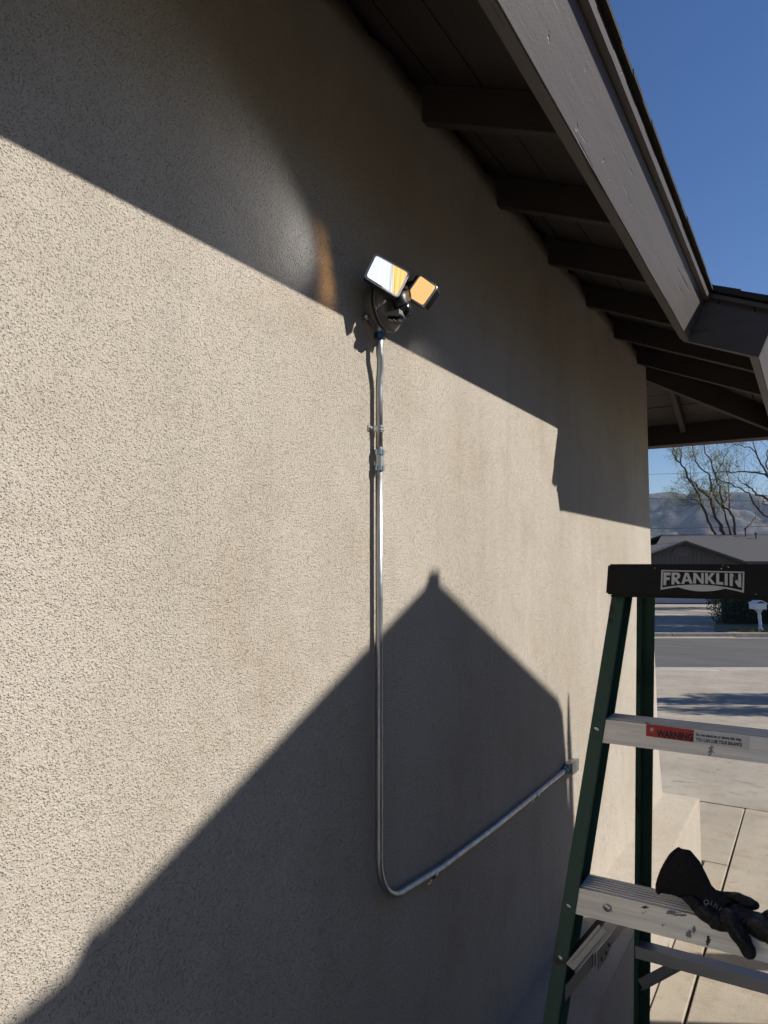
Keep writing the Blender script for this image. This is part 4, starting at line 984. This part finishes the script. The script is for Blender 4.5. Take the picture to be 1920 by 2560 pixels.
tree('bare_tree', [
 (ZT([(2600, 1900), (2250, 1350), (1850, 1200), (1660, 1060), (1500, 920), (1400, 730), (1250, 650), (1110, 590), (960, 530)]), 3.2, .8),
 (ZT([(1850, 1000), (1660, 830), (1490, 760), (1440, 670), (1330, 610), (1240, 520)]), 2.8, .7),
 (ZT([(1800, 700), (1660, 510), (1510, 450), (1340, 435), (1180, 455), (1080, 430)]), 2.6, .7),
 (ZT([(1800, 700), (1650, 490), (1560, 330), (1510, 220), (1430, 110), (1300, 80), (1200, 60)]), 2.4, .6),
 (ZT([(1700, 520), (1640, 380), (1640, 200), (1700, 60)]), 2.0, .7), (ZT([(1510, 220), (1460, 60), (1500, -80)]), 1.3, .6), (ZT([(1660, 900), (1570, 880)]), 1.2, .6)],
 50, 'bare spreading tree entering from the right above the far roof', rs, leaf=.12, twigs=7)
tree('dead_stub_tree', [(ZT([(1345, 1420), (1345, 1250), (1370, 1210), (1420, 1150), (1460, 1090), (1490, 1050)]), 1.4, .5)], 60, 'small crooked bare stub of a tree right of the multi stemmed tree', rs, leaf=.2, twigs=3)
# green bush at the corner, seen past the wall
bt_ = thing('green_tree', st(gx(1618, 52), 52, FZ), 'small green round tree at the left end of the far house', 'tree')
bm = nb(); rs = random.Random(9)
for k in range(6): bushmesh(bm, st(gx(1626, 52)+rs.uniform(-.7, .7), 52+rs.uniform(-.6, .6), gz(1375, 52)+rs.uniform(-1.1, .2)), .75, .75, .7, 900, .10, rs)
obj('crown', bm, BUSHM, bt_)
bm = nb(); tube(bm, [st(gx(1618, 52), 52, FZ), st(gx(1618, 52), 52, gz(1385, 52))], .12, 8); obj('trunk', bm, BARK, bt_)
# off-frame shade trees: yard tree (shadows over the driveway) and street tree (shadow over the far driveway)
def shadetree(name, base, h, blobs, label, mat, n=1400, lf=.10):
    t_ = thing(name, base, label, 'tree'); bm = nb(); rs = random.Random(hash(name) % 99 if False else len(name))
    for dx, dy, dz, rx, rz_ in blobs: bushmesh(bm, Vector(base)+Vector((dx, dy, dz)), rx, rx*.8, rz_, n, lf, rs, .0)
    obj('crown', bm, mat, t_); bm = nb(); tube(bm, [base, Vector(base)+Vector((.1, 0, h*.5)), Vector(base)+Vector((0, .1, h))], [.18, .13, .06], 10)
    for dx, dy, dz, rx, rz_ in blobs: tube(bm, [Vector(base)+Vector((0, 0, min(h, dz)*.7)), Vector(base)+Vector((dx, dy, dz))], [.06, .03], 6)
    obj('trunk', bm, BARK, t_)
def cast(P, t): return Vector(P)+Vector((1, .53, .87))*t
yb0 = Vector((6.4, 14.0, -2.1)); bl = []
for v_, ua, ub, w in ((10.55, 4.0, 10.5, .33), (11.0, 5.3, 8.5, .22), (9.55, 4.2, 10.0, .26), (9.25, 5.4, 7.2, .15)):
    u = ua
    while u < ub:
        p = cast(st(u, v_+random.Random(int(u*10)).uniform(-.1, .1), G-.08), 4.6); d_ = p-yb0; bl.append((d_.x, d_.y, d_.z, .55 if w > .2 else .4, w)); u += .55
shadetree('layered_shrub_tree', yb0, 4.6, bl, 'front yard tree with flat layered foliage right of the driveway', HEDGE, 420, .09)
sb = st(24, 28.5, FZ); bl = []
rs = random.Random(4)
for i in range(40):
    p = cast(st(rs.uniform(8.6, 15.8), rs.uniform(24.2, 30.6) if i < 32 else rs.uniform(35.4, 37.2), FZ+.1), (8.6 if i < 32 else 12.8)+rs.uniform(-.8, .8)); d_ = p-sb; bl.append((d_.x, d_.y, d_.z, 1.5, 1.0))
shadetree('street_tree', sb, 6.5, bl, 'broad leafy street tree beyond the right edge of the far driveway', BUSHM, 900, .17)
# power lines
CAB = N('cable', (.03, .03, .03), .6).m
for (ya_, yb2, lab, rr_) in ((1186, 1178, 'highest thin power line above the mountain ridge', .016), (1246, 1254, 'second power line crossing the mountain face below the ridge', .02), (1322, 1316, 'lowest thick power line just above the far roof', .03)):
    D_ = 62; pts_ = []
    for i in range(25):
        x = 900+i*60; f = (x-1620)/300; y = ya_+(yb2-ya_)*f-1.2*(f-.5)**2*.4; pts_.append(atd(x, y, D_))
    bm = nb(); tube(bm, pts_, rr_, 6); obj('power_line', bm, CAB, label=lab, cat='power line', group='power lines above the far house')
# ------------------------------------------------------------------ mountains
mt = N('mountain_scrub', (.12, .11, .08), .95).world()
c = mt.mix((.012, .017, .018), (.11, .085, .06), mt.ramp(mt.noise(.012, 12, .74), [(.44, 0), (.58, 1)])); c = mt.mix(c, (.24, .20, .15), mt.ramp(mt.noise(.05, 6, .7), [(.60, 0), (.68, 1)])); mt.color(c)
MD = 2600.0
def ridge(x):
    P = [(1200, 1240), (1500, 1232), (1625, 1234), (1680, 1229), (1715, 1234), (1765, 1223), (1800, 1228), (1850, 1230), (1920, 1237), (2100, 1242), (2600, 1260)]
    for (a_, b_), (c_, d_) in zip(P, P[1:]):
        if x <= c_: f = (x-a_)/(c_-a_); f = max(0, min(1, f)); return b_+(d_-b_)*f*f*(3-2*f)
    return 1260
bm = nb(); nx, ny = 260, 90; grid = []
for i in range(nx+1):
    x = 700+i*(2500-700)/nx; row = []
    zr = -(ridge(x)-HY)/FPX*MD
    for j in range(ny+1):
        f = j/ny; D_ = 1500+(MD-1500)*f; env = f**.85
        P = st((x-960)/FPX*D_, D_, 0)
        sp_ = noise.fractal(Vector((P.x*.0032, P.y*.0032, 1.7)), .9, 2.1, 6)
        rd = 1-abs(noise.noise(Vector(((P.x*.8+P.y*.2)*.0052, P.y*.0014, 8.2))))*2
        z = zr*env+(sp_*95+(rd-.5)*95)*math.sin(math.pi*min(1, f*1.02))**.8*.9+sp_*6-4
        z = min(z, (zr-5)*D_/MD) if f < 1 else zr
        row.append(bm.verts.new((P.x, P.y, max(z, SZ-.05 if f < .02 else z))))
    for j in range(1, 12):
        D_ = MD+j*60; P = st((x-960)/FPX*D_, D_, 0); row.append(bm.verts.new((P.x, P.y, zr*(1-j*.09)-10)))
    grid.append(row)
for i in range(nx):
    for j in range(len(grid[0])-1): bm.faces.new((grid[i][j], grid[i+1][j], grid[i+1][j+1], grid[i][j+1]))
obj('mountain_range', bm, mt.m, kind='structure', smooth=True)
# valley floor trees at the foot of the mountain are hidden by the far roof
# haze
hm = bpy.data.materials.new('haze_air'); hm.use_nodes = True; t = hm.node_tree; t.nodes.clear()
out = t.nodes.new('ShaderNodeOutputMaterial'); pv = t.nodes.new('ShaderNodeVolumePrincipled'); pv.inputs['Color'].default_value = (.55, .72, 1, 1); pv.inputs['Density'].default_value = .0001; t.links.new(pv.outputs[0], out.inputs['Volume'])
USE_HAZE = True
if USE_HAZE:
    bm = nb(); box(bm, (-5200, -5000, SZ-1.2), (5200, 5200, 420)); hz = obj('haze', bm, hm, kind='stuff')
